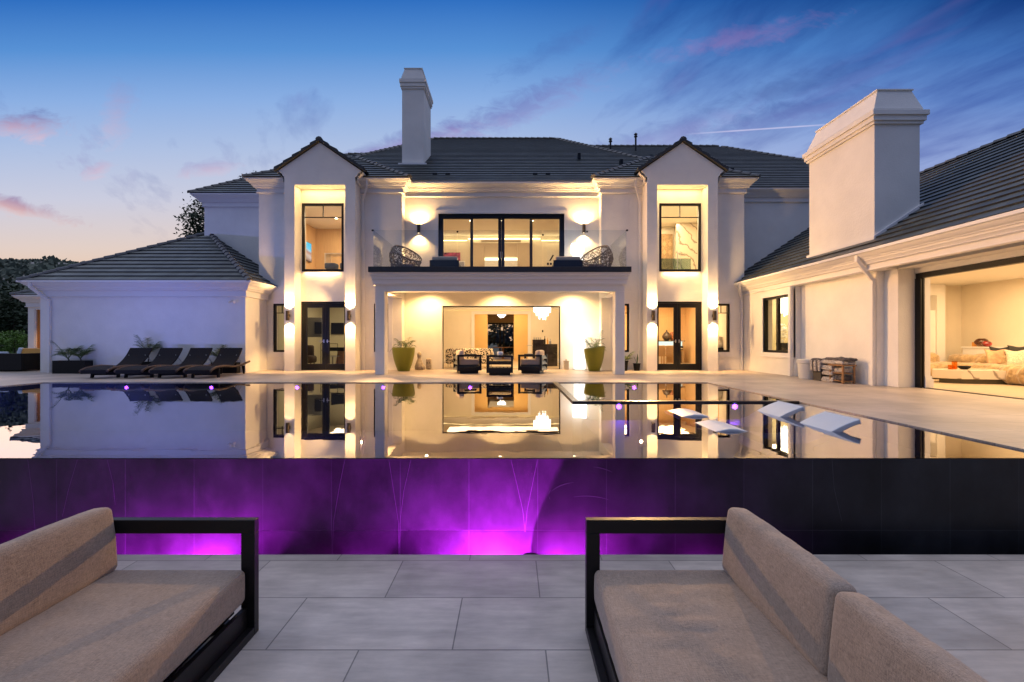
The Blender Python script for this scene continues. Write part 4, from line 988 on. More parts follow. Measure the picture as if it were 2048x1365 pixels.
# ================================================================ sun loungers
WICK = mat('dark_wicker',(.009,.008,.009),.75,spec=.2,var=.5,vscale=90,bump=.6,bscale=120)
WICK2 = mat('brown_wicker',(.075,.045,.03),.7,var=.5,vscale=90,bump=.6,bscale=120)
def lounger():
    o = thing('sun_lounger', 'x', 'sun lounger', group='wicker sun loungers lined up along the left wing')
    prof = [(0,.20),(.06,.245),(.20,.285),(.45,.315),(.75,.325),(1.05,.305),(1.35,.275),(1.65,.275),(1.95,.305),(2.2,.35),(2.42,.385)]
    hw = .33
    m_ = MB(); k = len([p for p in prof if p[0] <= 1.36]); pp = prof[:k]; vs = []
    for y,z in pp: vs += [(-hw,y,z+.01),(hw,y,z+.01),(hw,y,z-.045),(-hw,y,z-.045)]
    fs = [(0,1,2,3)]+[(i*4+j,i*4+(j+1)%4,(i+1)*4+(j+1)%4,(i+1)*4+j) for i in range(k-1) for j in range(4)]
    m_.add(vs,fs); m_.box(-hw,hw,-.01,.015,.14,.245); m_.build('seat', WICK, o, smooth=False)
    for s_ in (-1,1):
        m_ = MB(); m_.tube([(s_*(hw+.015),y,z) for y,z in prof], .036, 8); m_.build('rail', WICK2, o, smooth=True)
    for y0, y1 in ((.42,.50),(1.98,2.06)):
        for s_ in (-1,1):
            m_ = MB(); m_.add([(s_*hw-.035,y0,.26),(s_*hw+.035,y0,.26),(s_*hw+.035,y1,.26),(s_*hw-.035,y1,.26),(s_*(hw+.02)-.025,y0-.03*(1 if y0<1 else -1),0),(s_*(hw+.02)+.025,y0-.03*(1 if y0<1 else -1),0),(s_*(hw+.02)+.025,y1-.03,0),(s_*(hw+.02)-.025,y1-.03,0)],[(0,1,2,3),(7,6,5,4),(0,4,5,1),(1,5,6,2),(2,6,7,3),(3,7,4,0)])
            m_.build('leg', WICK, o)
    MB().box(-hw+.03,hw-.03,.44,.47,.07,.28).build('apron', WICK, o)
    m_ = MB(); L_ = 11; vs = []
    for i in range(L_):
        t = i/(L_-1); y = 1.33+.62*t+.03*sin(pi*t); z = .30+.53*t-.05*sin(pi*t); w_ = hw-.01+ .01*t
        if i == L_-1: z += .0
        vs += [(-w_,y,z+.015),(w_,y,z+.015),(w_,y+.03,z-.015),(-w_,y+.03,z-.015)]
    m_.add(vs,[(0,1,2,3),((L_-1)*4+3,(L_-1)*4+2,(L_-1)*4+1,(L_-1)*4)]+[(i*4+j,i*4+(j+1)%4,(i+1)*4+(j+1)%4,(i+1)*4+j) for i in range(L_-1) for j in range(4)])
    m_.build('backrest', WICK, o)
    m_ = MB()
    for s_ in (-1,1): m_.cyl((s_*.24,1.75,.62),(s_*.24,2.15,.33),.009,n=6)
    m_.build('strut', CHROME, o); return o
proto = lounger()
lbl = ['dark wicker sun lounger farthest left, next to the long black planter','second dark wicker sun lounger from the left, in front of the tall potted palm','third dark wicker sun lounger from the left','rightmost dark wicker sun lounger, at the corner of the left wing']
for i, x in enumerate((-11.78,-10.80,-9.83,-8.86)):
    o = proto if i == 0 else copy_tree(proto); o['label'] = lbl[i]; o.location = (x,12.92,0); o.rotation_euler = (0,0,radians(6.5))
# planters at the wing
def boxplanter(label, x0,x1,y0,y1,h_, palms):
    o = thing('planter_box', label, 'planter', ((x0+x1)/2,(y0+y1)/2,0)); hx, hy = (x1-x0)/2,(y1-y0)/2
    m_ = MB(); m_.box(-hx,hx,-hy,hy,0,h_-.04); 
    for q in ((-hx,hx,-hy,-hy+.03),(-hx,hx,hy-.03,hy),(-hx,-hx+.03,-hy+.03,hy-.03),(hx-.03,hx,-hy+.03,hy-.03)): m_.box(*q,h_-.04,h_)
    m_.build('box', POTB, o, bevel=.004)
    for (px_,n_,l_,hh,st) in palms:
        m_ = MB(); m_.tube([(px_,0,h_-.05),(px_+.02,0,h_+st*.5),(px_,0,h_+st)],.02,6); m_.build('stem', MATS['bark'], o)
        palm(o,(px_,0,h_+st),n_,l_,hh)
    return o
boxplanter('long black planter with two small palms left of the loungers', -15.05,-13.98,15.02,15.32,.42,[(-.15,12,.42,1.5,.05),(.25,11,.36,1.6,.05)])
boxplanter('black planter with a tall slim palm behind the left loungers', -12.4,-11.75,15.1,15.36,.38,[(0,12,.40,1.7,.22)])
boxplanter('black planter half hidden behind the rightmost lounger', -9.98,-9.12,15.2,15.42,.36,[(-.2,11,.34,1.6,.08)])
ub = thing('utility_box', 'small grey utility box low on the left wing wall beside the planter', 'utility box', (-15.2,15.527,.22)); MB().box(-.06,.06,-.05,0,-.12,.12).build('casing', mat('grey_paint',(.35,.36,.38),.6), ub, bevel=.005)
# left terrace seating
o = thing('wicker_armchair', 'amber wicker armchair with pale cushion partly hidden behind the left wing', 'armchair', (-17.45,17.2,0))
m_ = MB(); m_.box(-.52,.8,-.4,-.3,.06,.80); m_.box(-.52,-.42,-.3,.4,.06,.62); m_.box(-.42,.8,.3,.4,.06,.8); m_.box(-.42,.8,-.3,.3,.06,.4); m_.build('body', mat('amber_wicker',(.80,.36,.06),.5,var=.35,vscale=60,bump=.6,bscale=90), o, bevel=.02)
m_ = MB(); m_.T = Matrix.Translation((-.56,-.36,.70)) @ Matrix.Rotation(radians(18),4,'Y'); m_.rbox(0,0,0,.07,.08,.12,r=.04,n=4); m_.build('cushion', mat('pale_blue_cushion',(.5,.56,.62),.8), o, smooth=True, merge=True)
o = thing('low_sofa', 'black low outdoor sofa at the far left edge of the deck', 'sofa', (-18.4,16.4,0))
m_ = MB(); m_.box(-1.2,1.3,-.4,-.32,.04,.63); m_.box(-1.2,-1.12,-.32,.45,.04,.63); m_.box(1.22,1.3,-.32,.45,.04,.63); m_.box(-1.12,1.22,-.32,.45,.04,.3); m_.build('frame', POTB, o, bevel=.01)
m_ = MB(); m_.rbox(.05,.05,.38,1.12,.36,.08,r=.04,n=6); m_.rbox(-.2,-.24,.60,.85,.06,.09,r=.04,n=6); m_.build('cushion', MATS['pale_blue_cushion'], o, smooth=True)

# ================================================================ portico things
def tapered(label, x, y, tilt, rb, rt, h_):
    o = thing('tapered_planter', label, 'planter', (x,y,0), group='lime green planters in the portico')
    pr = [(.0001,0),(rb,0),(rb+.01,.01)]+[(rb+(rt-rb)*(1-(1-t)**1.8),h_*t) for t in [i/12 for i in range(1,12)]]+[(rt+.0,h_-.01),(rt-.005,h_),(rt-.035,h_),(rt-.045,h_-.02),(rt-.06,h_-.14),(.0001,h_-.15)]
    m_ = MB(); m_.lathe(pr, 40)
    if tilt:
        m_.v = [(a,b_,c+tilt*a*(max(0,c/h_)**3)) for a,b_,c in m_.v]
    m_.build('pot', GREENP, o, smooth=True)
    palm(o,(-.05,0,h_-.14),11,.50,1.9,1.25,ll=.17,lw=.011); palm(o,(.12,.05,h_-.14),9,.42,2.1,1.25,ll=.15,lw=.011); return o
tapered('lime green tapered planter with palm in the left of the portico', -3.86,16.35,0,.205,.40,.84)
tapered('lime green tapered planter with a slanted rim and palm in the right of the portico', 2.93,16.35,.16,.19,.37,.84)
o = thing('carved_statue', 'small carved stone head standing against the portico wall', 'statue', (-3.12,17.2,0))
m_ = MB(); m_.rbox(0,0,.21,.10,.08,.21,r=.06,n=6); m_.build('head', STONE, o, smooth=True, merge=True)
m_ = MB(); m_.box(-.018,.018,-.115,-.075,.14,.28); m_.box(-.085,.085,-.10,-.072,.285,.315); m_.box(-.045,.045,-.10,-.075,.075,.09); m_.build('face', STONE, o, bevel=.008)
m_ = MB()
for s_ in (-1,1): m_.cyl((s_*.045,-.079,.25),(s_*.045,-.084,.25),.022,n=10)
m_.build('eye_hollow', mat('dark_stone',(.10,.08,.06),.9), o)
o = thing('seated_figurine', 'carved stone figurine squatting behind the left green planter', 'statue', (-3.40,16.85,0))
m_ = MB(); m_.lathe([(.0001,0),(.15,.02),(.17,.12),(.13,.26),(.09,.36),(.06,.42),(.075,.50),(.08,.58),(.05,.65),(.0001,.67)],20); m_.lathe([(.0001,0),(.09,.03),(.10,.12),(.05,.2),(.0001,.22)],14,c=(.13,-.05,0)); m_.build('body', STONE, o, smooth=True)
def lantern_lamp(label, x, y, z, hgt, w_, dn_):
    o = thing('floor_lamp', label, 'lamp', (x,y,z)); k = w_/2
    MB().box(-k,k,-k,k,hgt*.73,hgt).build('shade', GLOW, o, bevel=.01)
    MB().box(-k*.8,k*.8,-k*.8,k*.8,.03,hgt*.73-.002).build('column', emis('lit_acrylic',(1,.93,.80),1.9), o, bevel=.01)
    MB().box(-k,k,-k,k,0,.028).build('base', CHROME, o)
    return o
lantern_lamp('glowing white column lamp against the portico wall by the right green planter', 2.50,17.0,0,1.70,.46,1)
lantern_lamp('glowing white column lamp on the balcony right of the sliding doors', 2.36,16.6,3.41,1.15,.42,1)
o = thing('stone_lantern', 'small square stone lantern with a knob left of the glowing lamp', 'lantern', (2.02,17.1,0))
m_ = MB(); m_.box(-.085,.085,-.085,.085,0,.30); m_.box(-.10,.10,-.10,.10,.301,.33); m_.lathe([(.0001,.331),(.03,.34),(.035,.37),(.015,.395),(.0001,.40)],12); m_.build('body', mat('sandstone',(.55,.45,.32),.8,var=.1,vscale=10), o)
FR = mat('black_aluminium',(.008,.009,.012),.4, spec=.3)
def patio_chair(label, x, y, rz):
    o = thing('patio_chair', label, 'armchair', (x,y,0), rz, 'black framed patio armchairs')
    for s_ in (-1,1):
        m_ = MB(); y0 = s_*.40-.03; y1 = y0+.06
        m_.box(-.40,.40,y0,y1,.555,.62); m_.box(-.40,-.33,y0,y1,.10,.554); m_.box(.33,.40,y0,y1,.10,.554); m_.box(-.329,.329,y0,y1,.10,.22)
        m_.add([(-.33,s_*.40,.221),(.33,s_*.40,.221),(.33,s_*.33,.30),(-.33,s_*.33,.30)],[(0,1,2,3)])
        m_.build('arm_frame', FR, o, bevel=.004)
    MB().box(-.30,.32,-.30,.30,0,.098).build('plinth', FR, o)
    m_ = MB()
    for z in (.12,.30,.48):
        m_.add([(-.405,-.36,z),(-.405,.36,z),(-.345,.36,z+.11),(-.345,-.36,z+.11),(-.385,-.36,z-.01),(-.385,.36,z-.01)],[(0,1,2,3),(0,4,5,1)])
    m_.build('back_slats', mat('grey_aluminium',(.10,.11,.10),.5), o)
    m_ = MB(); m_.rbox(.02,0,.37,.32,.34,.095,r=.035,n=6,puff=.01); m_.build('seat_cushion', [GCUSH], o, smooth=True, merge=True)
    m_ = MB(); m_.rbox(-.24,0,.60,.085,.33,.15,r=.05,n=6,puff=.02); m_.build('back_cushion', DCUSH, o, smooth=True, merge=True)
    return o
patio_chair('black framed patio armchair left of the centre table', -1.50,15.35,radians(16))
patio_chair('black framed patio armchair right of the centre table', .70,15.35,radians(164))
o = thing('patio_table', 'black framed centre table with a slatted lower shelf between two patio armchairs', 'table', (-.38,14.55,0))
m_ = MB()
for s_ in (-1,1):
    y0 = s_*.36-.03; m_.box(-.41,.41,y0,y0+.06,.57,.625); m_.box(-.41,-.35,y0,y0+.06,.08,.569); m_.box(.35,.41,y0,y0+.06,.08,.569); m_.box(-.349,.349,y0,y0+.06,.08,.235); m_.box(-.349,.349,y0,y0+.06,.34,.42)
    m_.box(s_*.38-.03,s_*.38+.03,-.329,.329,.57,.625)
m_.build('frame', FR, o, bevel=.004)
m_ = MB()
for i in range(6): m_.box(-.345+.118*i,-.345+.118*i+.09,-.32,.32,.20,.225)
m_.build('shelf', FR, o); MB().box(-.33,.33,-.28,.28,0,.078).build('plinth', FR, o)
MB().box(-.348,.348,-.32,.32,.565,.578).build('glass_top', CLEAR, o)
o = thing('glass_vase', 'clear glass bowl standing on the centre patio table', 'vase', (-.38,14.62,.58))
MB().lathe([(.0001,.002),(.06,.003),(.09,.05),(.10,.10),(.085,.15),(.075,.15),(.088,.10),(.075,.05),(.0001,.02)],20).build('bowl', mat('cut_glass',(.75,.8,.85),.05,spec=1), o, smooth=True)
# pots on the right by the right bay
for (x,y,r,h_,kind,lb) in ((4.03,16.5,.15,.36,0,'black plastic pot with a leafy palm right of the portico column'),(4.50,16.55,.13,.26,1,'small black plastic pot with one upright leaf beside the right gabled bay')):
    o = thing('plant_pot', lb, 'plant pot', (x,y,0)); MB().lathe([(.0001,0),(r*.75,0),(r,h_),(r+.01,h_),(r+.01,h_-.03),(r-.02,h_-.03),(.0001,h_-.04)],20).build('pot', POTB, o, smooth=False)
    if kind == 0: palm(o,(0,0,h_-.04),9,.40,1.3,.6,ll=.2)
    else:
        m_ = MB(); m_.add([(-.02,0,h_-.05),(.02,0,h_-.05),(.05,0,.45),(.03,0,.62),(0,.01,.45)],[(0,1,2,3,4)]); m_.tube([(0,0,h_-.05),(-.06,0,.4),(-.10,.02,.5)],.007,5); m_.build('leaf', LEAF, o)
o = thing('speaker_box', 'small black box on the deck left of the portico column', 'speaker', (-4.72,16.3,0)); MB().box(-.07,.07,-.07,.07,0,.34).build('cabinet', POTB, o, bevel=.01)

# ================================================================ balcony things
def egg_chair(label, x, y, rz):
    o = thing('egg_chair', label, 'chair', (x,y,3.41), rz, 'woven egg chairs on the balcony'); rnd = random.Random(3)
    bm_ = bmesh.new(); bmesh.ops.create_icosphere(bm_, subdivisions=4, radius=1)
    for v in bm_.verts: v.co += Vector((rnd.gauss(0,.030),rnd.gauss(0,.030),rnd.gauss(0,.030)))
    dl_ = [v for v in bm_.verts if v.co.z > .34+.02*sin(5*v.co.x)]; bmesh.ops.delete(bm_, geom=dl_, context='VERTS')
    edges = [e for e in bm_.edges if rnd.random() < .36 and len(e.link_faces) == 2]; bmesh.ops.dissolve_edges(bm_, edges=edges, use_verts=False)
    for v in bm_.verts: v.co = Vector((v.co.x*.57, v.co.y*.52, v.co.z*.56))
    me = bpy.data.meshes.new('shell'); bm_.to_mesh(me); bm_.free(); me.materials.append(mat('grey_rattan',(.17,.14,.11),.6,var=.3,vscale=20))
    s_ = bpy.data.objects.new('shell', me); COL.objects.link(s_); s_.parent = o; s_.location = (0,0,.53); s_.rotation_euler = (0,radians(36),0)
    w_ = s_.modifiers.new('w','WIREFRAME'); w_.thickness = .026; w_.use_replace = True
    m_ = MB(); m_.T = Matrix.Translation((0,0,.53)) @ Matrix.Rotation(radians(36),4,'Y')
    m_.tube([(.535*cos(2*pi*i/32),.49*sin(2*pi*i/32),.19) for i in range(33)],.026,8); m_.build('rim', MATS['grey_rattan'], o, smooth=True)
    m_ = MB(); m_.lathe([(.0001,-.05),(.30,-.05),(.33,0),(.30,.05),(.0001,.06)],24,c=(.06,0,.24)); m_.build('cushion', GCUSH, o, smooth=True)
    return o
egg_chair('woven openwork egg chair at the left end of the balcony', -3.70,15.95,radians(-38))
egg_chair('woven openwork egg chair at the right end of the balcony', 2.94,15.95,radians(218))
def balc(label, x, rz):
    o = thing('balcony_sofa', label, 'sofa', (x,15.1,3.41)); m_ = MB()
    m_.box(-.47,.47,-.40,-.33,.02,.25); m_.box(-.47,.47,-.33,.4,.02,.16); m_.build('frame', FR, o, bevel=.004)
    m_ = MB(); m_.rbox(.0,-.22,.31,.40,.10,.07,r=.04,n=6,puff=.01); m_.rbox(0,.08,.22,.40,.24,.06,r=.04,n=6); m_.build('cushion', DCUSH, o, smooth=True)
balc('low black balcony seat with pale cushion in front of the left sliding door panel', -2.17,0)
balc('low black balcony seat with pale cushion in front of the right sliding door panel', 1.80,0)

# ================================================================ pool loungers
def ledge(label, y):
    o = thing('pool_lounger', label, 'pool lounger', (2.38,y,WZ), group='white resin loungers standing in the pool')
    P2 = [(0,-.012),(.10,.012),(.22,.034),(.32,.030),(.44,.004),(.56,-.045),(.72,-.10),(.95,-.14),(1.15,-.135),(1.30,-.085),(1.42,-.01),(1.53,.05),(1.63,.095),(1.72,.13),(1.775,.145)]
    n_ = len(P2); hw = .31; vs = []
    for i,(x,z) in enumerate(P2):
        a, b_ = P2[max(0,i-1)], P2[min(n_-1,i+1)]; dx_, dz_ = b_[0]-a[0], b_[1]-a[1]; l_ = sqrt(dx_*dx_+dz_*dz_); nx_, nz_ = -dz_/l_, dx_/l_
        th = .052+.025*sin(pi*i/(n_-1)); lo = (x-nx_*th, z-nz_*th)
        if i == 0: lo = (x+.01,z-.02)
        vs += [(x,-hw,z),(x,hw,z),(lo[0],hw,lo[1]),(lo[0],-hw,lo[1])]
    m_ = MB(); m_.add(vs,[(0,1,2,3),((n_-1)*4+3,(n_-1)*4+2,(n_-1)*4+1,(n_-1)*4)]+[(i*4+j,i*4+(j+1)%4,(i+1)*4+(j+1)%4,(i+1)*4+j) for i in range(n_-1) for j in range(4)])
    m_.box(.62,1.25,-hw+.03,hw-.03,-.272,-.16)
    m_.build('body', RESIN, o, bevel=.012); return o
ledge('white pool lounger in the water farther away, next to the spa wall', 6.86)
ledge('white pool lounger in the water nearer the camera', 5.80)

# ================================================================ right deck things
o = thing('waste_bin', 'round off-white lidded bin against the right wing wall', 'bin', (8.34,12.95,0))
m_ = MB(); m_.lathe([(.0001,0),(.205,0),(.215,.02),(.24,.36),(.24,.43),(.255,.435),(.262,.45),(.262,.53),(.25,.55),(.0001,.56)],36); m_.build('body', mat('off_white_plastic',(.62,.60,.56),.45), o, smooth=False)
TW = mat('cream_grey_towel',(.44,.40,.36),.95,var=.55,vscale=22,bump=1.0,bscale=120)
TW2 = mat('charcoal_towel',(.10,.09,.09),.95,var=.7,vscale=24,bump=1.0,bscale=120)
o = thing('towel_basket', 'dark square basket with a striped towel hanging over its edge', 'basket', (8.36,12.35,0))
m_ = MB(); m_.box(-.16,.16,-.16,.16,0,.40); m_.build('basket', mat('dark_basket',(.05,.042,.035),.7,var=.3,vscale=40), o, bevel=.01)
m_ = MB(); 
for i, (c_, z) in enumerate(((0,.5),(1,.56))):
    m_.cm = c_; m_.rbox(-.01,0,z-.02+.01*i,.20,.19-.02*i,.045,r=.04,n=10,wr=.03,seed=i)
for j in range(5):
    m_.cm = j % 2; m_.rbox(-.195,-.16+.08*j,.40,.03,.042,.15,r=.025,n=6,wr=.03,seed=j+20)
m_.build('towel', [TW,TW2], o, smooth=True)
o = thing('towel_stool', 'brown wooden shelf stool at the right wing wall', 'stool', (8.38,11.65,0))
m_ = MB()
for a in (-.14,.14):
    for b_ in (-.22,.22): m_.box(a-.02,a+.02,b_-.02,b_+.02,0,.44)
m_.box(-.18,.18,-.26,.26,.441,.47); m_.box(-.14,.14,-.24,.24,.05,.07); m_.box(-.14,.14,-.24,.24,.24,.26); m_.build('frame', WOOD, o, bevel=.004)
tl = 0
def towel(x,y,z,hx,hy,hz_,mt,seed,label):
    o = thing('folded_towel', label, 'towel', (x,y,z), group='folded towels on and around the wooden stool')
    m_ = MB(); m_.rbox(0,0,hz_,hx,hy,hz_,r=hz_*.8,n=12,wr=.035,seed=seed); m_.rbox(.01,0,hz_*1.9,hx*.93,hy*.95,hz_*.6,r=hz_*.5,n=10,wr=.03,seed=seed+40); m_.build('folds', mt, o, smooth=True)
towel(8.38,11.98,.002,.17,.22,.05,TW,1,'crumpled cream towel lying on the deck beside the stool legs')
towel(8.38,12.0,.17,.17,.20,.05,TW,2,'bulging cream towel, lower middle of the pile')
towel(8.37,12.0,.31,.17,.21,.05,TW,3,'rolled cream towel, upper middle of the pile')
towel(8.38,11.80,.475,.18,.40,.04,TW,4,'long pale towel spread on the stool top')
towel(8.39,11.72,.575,.17,.36,.025,TW2,5,'dark grey towel, topmost of the pile')
towel(8.38,11.65,.075,.11,.19,.05,TW2,6,'dark towel on the bottom shelf of the stool')
towel(8.38,11.65,.265,.11,.19,.05,TW,7,'grey towel on the middle shelf of the stool')

# ================================================================ interiors
FUR = mat('tan_fur',(.40,.27,.13),.95,var=.35,vscale=9,bump=1.0,bscale=45,sheen=.5)
o = thing('fur_sofa', 'long shaggy tan corner sofa in the living room', 'sofa', (11.6,13.1,0))
for nm,(cx_,cy_,cz_,hx,hy,hz_,sd) in (('seat',(-.3,.1,.24,1.75,.48,.21,1)),('backrest',(-.5,.62,.44,1.55,.26,.28,2)),('side_seat',(1.30,-1.2,.24,.5,1.3,.21,3)),('arm',(-1.70,.2,.36,.30,.6,.32,4)),('side_backrest',(1.60,-.9,.42,.19,1.6,.26,5))):
    m_ = MB(); m_.rbox(cx_,cy_,cz_,hx,hy,hz_,r=.17,n=34,wr=.05,seed=sd*7); m_.build(nm, FUR, o, smooth=True, merge=True)
o = thing('fur_stool', 'round shaggy tan stool at the right edge of the picture', 'stool', (12.35,11.0,0)); m_ = MB(); m_.rbox(.2,0,.25,.55,.45,.24,r=.2,n=24,wr=.04,seed=50); m_.build('seat', FUR, o, smooth=True, merge=True)
MARB = mat('cream_marble',(.62,.54,.44),.25,var=.12,vscale=1.5); t_,b_,n_,l_ = nodes_of(MARB)
co = n_('ShaderNodeTexCoord'); wv = n_('ShaderNodeTexWave'); wv.bands_direction = 'DIAGONAL'; wv.inputs['Scale'].default_value = 1.1; wv.inputs['Distortion'].default_value = 9; wv.inputs['Detail'].default_value = 4; l_(co.outputs['Object'], wv.inputs['Vector'])
r_ = n_('ShaderNodeValToRGB'); r_.color_ramp.elements[0].position = 0; r_.color_ramp.elements[0].color = (.25,.20,.16,1); r_.color_ramp.elements[1].position = .12; r_.color_ramp.elements[1].color = (.62,.54,.44,1); l_(wv.outputs['Fac'], r_.inputs[0]); l_(r_.outputs[0], b_.inputs['Base Color'])
o = thing('marble_coffee_table', 'low angular cream marble coffee table in the living room', 'coffee table', (11.75,11.75,0))
pts = [(-.95,.05),(-.62,-.38),(.45,-.62),(.85,-.3),(.75,.45),(-.6,.42)]
def prism(mb, pts, z0, z1):
    k = len(pts); mb.add([(x,y,z0) for x,y in pts]+[(x,y,z1) for x,y in pts],[tuple(range(k-1,-1,-1)),tuple(range(k,2*k))]+[(i,(i+1)%k,k+(i+1)%k,k+i) for i in range(k)])
m_ = MB(); prism(m_, pts, .12, .34); m_.build('top', MARB, o, bevel=.008)
m_ = MB(); prism(m_, [(x*.82,y*.82) for x,y in pts], 0, .119); m_.build('plinth', mat('dark_olive_stone',(.08,.07,.04),.5), o)
o = thing('candle_holder', 'tall amber glass candle holder on the marble table', 'candle holder', (11.28,11.70,.341)); MB().lathe([(.05,.005),(.055,.01),(.055,.21),(.049,.21),(.049,.01)],18).build('glass', AMBERG, o); MB().cyl((0,0,.01),(0,0,.09),.035).build('candle', mat('amber_wax',(.7,.30,.05),.5), o)
o = thing('candle_holder', 'short amber glass candle holder left of the tall one on the marble table', 'candle holder', (11.13,11.66,.341)); MB().lathe([(.04,.005),(.045,.01),(.045,.12),(.04,.12),(.04,.01)],18).build('glass', AMBERG, o); MB().cyl((0,0,.01),(0,0,.06),.03).build('candle', MATS['amber_wax'], o)
o = thing('bowl', 'shallow dark bowl on the marble table', 'bowl', (11.55,11.72,.341)); MB().lathe([(.0001,.005),(.07,.005),(.12,.05),(.125,.09),(.115,.09),(.10,.04),(.0001,.02)],24).build('dish', POTB, o, smooth=True)
def cushion(label, x,y,z,rz,mt,s_=.24):
    o = thing('scatter_cushion', label, 'cushion', (x,y,z), rz, 'scatter cushions on the shaggy sofa'); m_ = MB(); n2 = 14; vs = []
    for sg in (-1,1):
        for i in range(n2+1):
            for j in range(n2+1):
                u, v = 2*i/n2-1, 2*j/n2-1; th = .085*((1-u*u)*(1-v*v))**.45; pin = 1-.09*(1-u*u)*abs(v)**2-.0; pin2 = 1-.13*(1-v*v)*abs(u)**2
                w_ = v - .16*math.exp(-(u/.5)**2)*max(0,v)**2
                vs.append((u*s_*pin2, sg*th+.10*w_, s_+w_*s_*pin))
    k = (n2+1)**2; fs = []
    for sg in (0,1):
        for i in range(n2):
            for j in range(n2):
                a = sg*k+i*(n2+1)+j; f = (a,a+n2+1,a+n2+2,a+1); fs.append(f if sg == 0 else f[::-1])
    m_.add(vs,fs); m_.build('cover', mt, o, smooth=True, merge=True)
CP1 = mat('peach_print_fabric',(.62,.36,.20),.9,var=.35,vscale=5); CP2 = mat('speckled_cream_fabric',(.62,.52,.38),.9,var=.45,vscale=45); CP3 = mat('black_print_fabric',(.02,.02,.018),.8,var=.6,vscale=40)
cushion('peach printed cushion on the shaggy sofa', 13.02,12.35,.43,-.5,CP1,.21); cushion('cream speckled cushion on the shaggy sofa, nearest', 12.95,11.78,.43,-.6,CP2,.21)
cushion('black patterned cushion behind the peach one', 13.22,12.42,.50,-.6,CP3,.21); cushion('black patterned cushion behind the cream speckled one', 13.18,11.9,.52,-.6,CP3,.22)
o = thing('low_console', 'long white console along the living room wall', 'console', (13.75,10.8,0)); m_ = MB(); m_.box(-.3,.33,-2.6,2.9,.08,.86); m_.box(-.33,.34,-2.63,2.93,.861,.90); m_.build('carcass', WHITEP, o, bevel=.004)
o = thing('round_vase', 'round clear brown glass vase on the white console', 'vase', (13.66,13.35,.901)); MB().lathe([(.0001,.003),(.08,.005),(.15,.08),(.165,.14),(.12,.21),(.07,.24),(.06,.24),(.11,.20),(.155,.14),(.14,.08),(.0001,.02)],26).build('body', glass_mat('smoke_glass',(.62,.45,.32),1.6), o, smooth=True)
o = thing('red_vase', 'small round red and black glass vase on the white console', 'vase', (13.50,13.05,.901)); MB().lathe([(.0001,.002),(.06,.005),(.11,.06),(.10,.12),(.06,.155),(.04,.155),(.0001,.12)],24).build('body', mat('red_black_glass',(.30,.012,.01),.08,var=.9,vscale=5,spec=1), o, smooth=True)
o = thing('candle_jar', 'amber candle jar at the left end of the white console', 'candle', (13.72,13.62,.901)); MB().lathe([(.0001,.003),(.055,.003),(.055,.13),(.048,.13),(.048,.10),(.0001,.10)],20).build('jar', MATS['amber_wax'], o)
o = thing('torso_sculpture', 'grey torso sculpture on the white console at the picture edge', 'sculpture', (13.6,12.02-.0,.901)); o.location = (13.6,12.15,.901)
o.location = (13.62,12.0,.901)
MB().lathe([(.0001,0),(.09,0),(.085,.1),(.07,.22),(.11,.40),(.13,.52),(.09,.62),(.04,.66),(.0001,.67)],18,sy=.6).build('body', STONE, o, smooth=True)
# room behind the right wing window
o = thing('tall_planter', 'tall tapered black planter with white orchids seen through the right wing window', 'planter', (9.62,16.3,.004)); m_ = MB(); m_.add([(-.10,-.10,0),(.10,-.10,0),(.10,.10,0),(-.10,.10,0),(-.16,-.16,1.0),(.16,-.16,1.0),(.16,.16,1.0),(-.16,.16,1.0)],[(3,2,1,0),(4,5,6,7),(0,1,5,4),(1,2,6,5),(2,3,7,6),(3,0,4,7)]); m_.build('pot', POTB, o)
m_ = MB(); foliage(m_,(0,0,1.35),(.16,.16,.35),420,.035,31,edge=.3); m_.build('orchid', mat('white_petal',(.8,.78,.7),.7), o)
def chandelier(label, x,y,z,r,h_,n1):
    o = thing('chandelier', label, 'chandelier', (x,y,z)); rnd = random.Random(5); m_ = MB()
    for ring,(rr,hh) in enumerate(((r,h_*.55),(r*.72,h_*.8),(r*.42,h_))):
        k = int(n1*(rr/r))
        for i in range(k):
            a = 2*pi*i/k; l_ = hh*rnd.uniform(.85,1.05); X_, Y_ = rr*cos(a), rr*sin(a)
            m_.box(X_-.012,X_+.012,Y_-.012,Y_+.012,-l_,-.02)
    m_.build('crystal_drops', CRYST, o); MB().cyl((0,0,-.02),(0,0,.03),r*1.02,n=30).build('ceiling_plate', CHROME, o)
    return o
chandelier('lit tiered crystal chandelier hanging in the central ground-floor room', 1.30,19.8,2.66,.36,.66,34)
chandelier('lit crystal chandelier seen through the right wing window', 10.08,16.8,2.75,.28,.8,26)
chandelier('small lit chandelier deep in the entrance hall', -.62,27.5,2.75,.24,.30,20)
# central ground floor room
PAT = mat('black_white_weave',(.30,.26,.22),.9); t_,b_,n_,l_ = nodes_of(PAT)
co = n_('ShaderNodeTexCoord'); vo = n_('ShaderNodeTexVoronoi'); vo.distance = 'CHEBYCHEV'; vo.inputs['Scale'].default_value = 26; l_(co.outputs['Object'], vo.inputs['Vector'])
r_ = n_('ShaderNodeValToRGB'); r_.color_ramp.interpolation = 'CONSTANT'; r_.color_ramp.elements[0].color = (.02,.018,.015,1); r_.color_ramp.elements[1].position = .42; r_.color_ramp.elements[1].color = (.62,.55,.45,1); l_(vo.outputs['Color'], r_.inputs[0]); l_(r_.outputs[0], b_.inputs['Base Color'])
o = thing('patterned_sofa', 'black and white patterned sofa seen from behind in the central room', 'sofa', (-1.70,18.6,.006))
m_ = MB(); m_.rbox(0,-.28,.46,.94,.10,.30,r=.07,n=8,puff=.01); m_.build('backrest', PAT, o, smooth=True, merge=True)
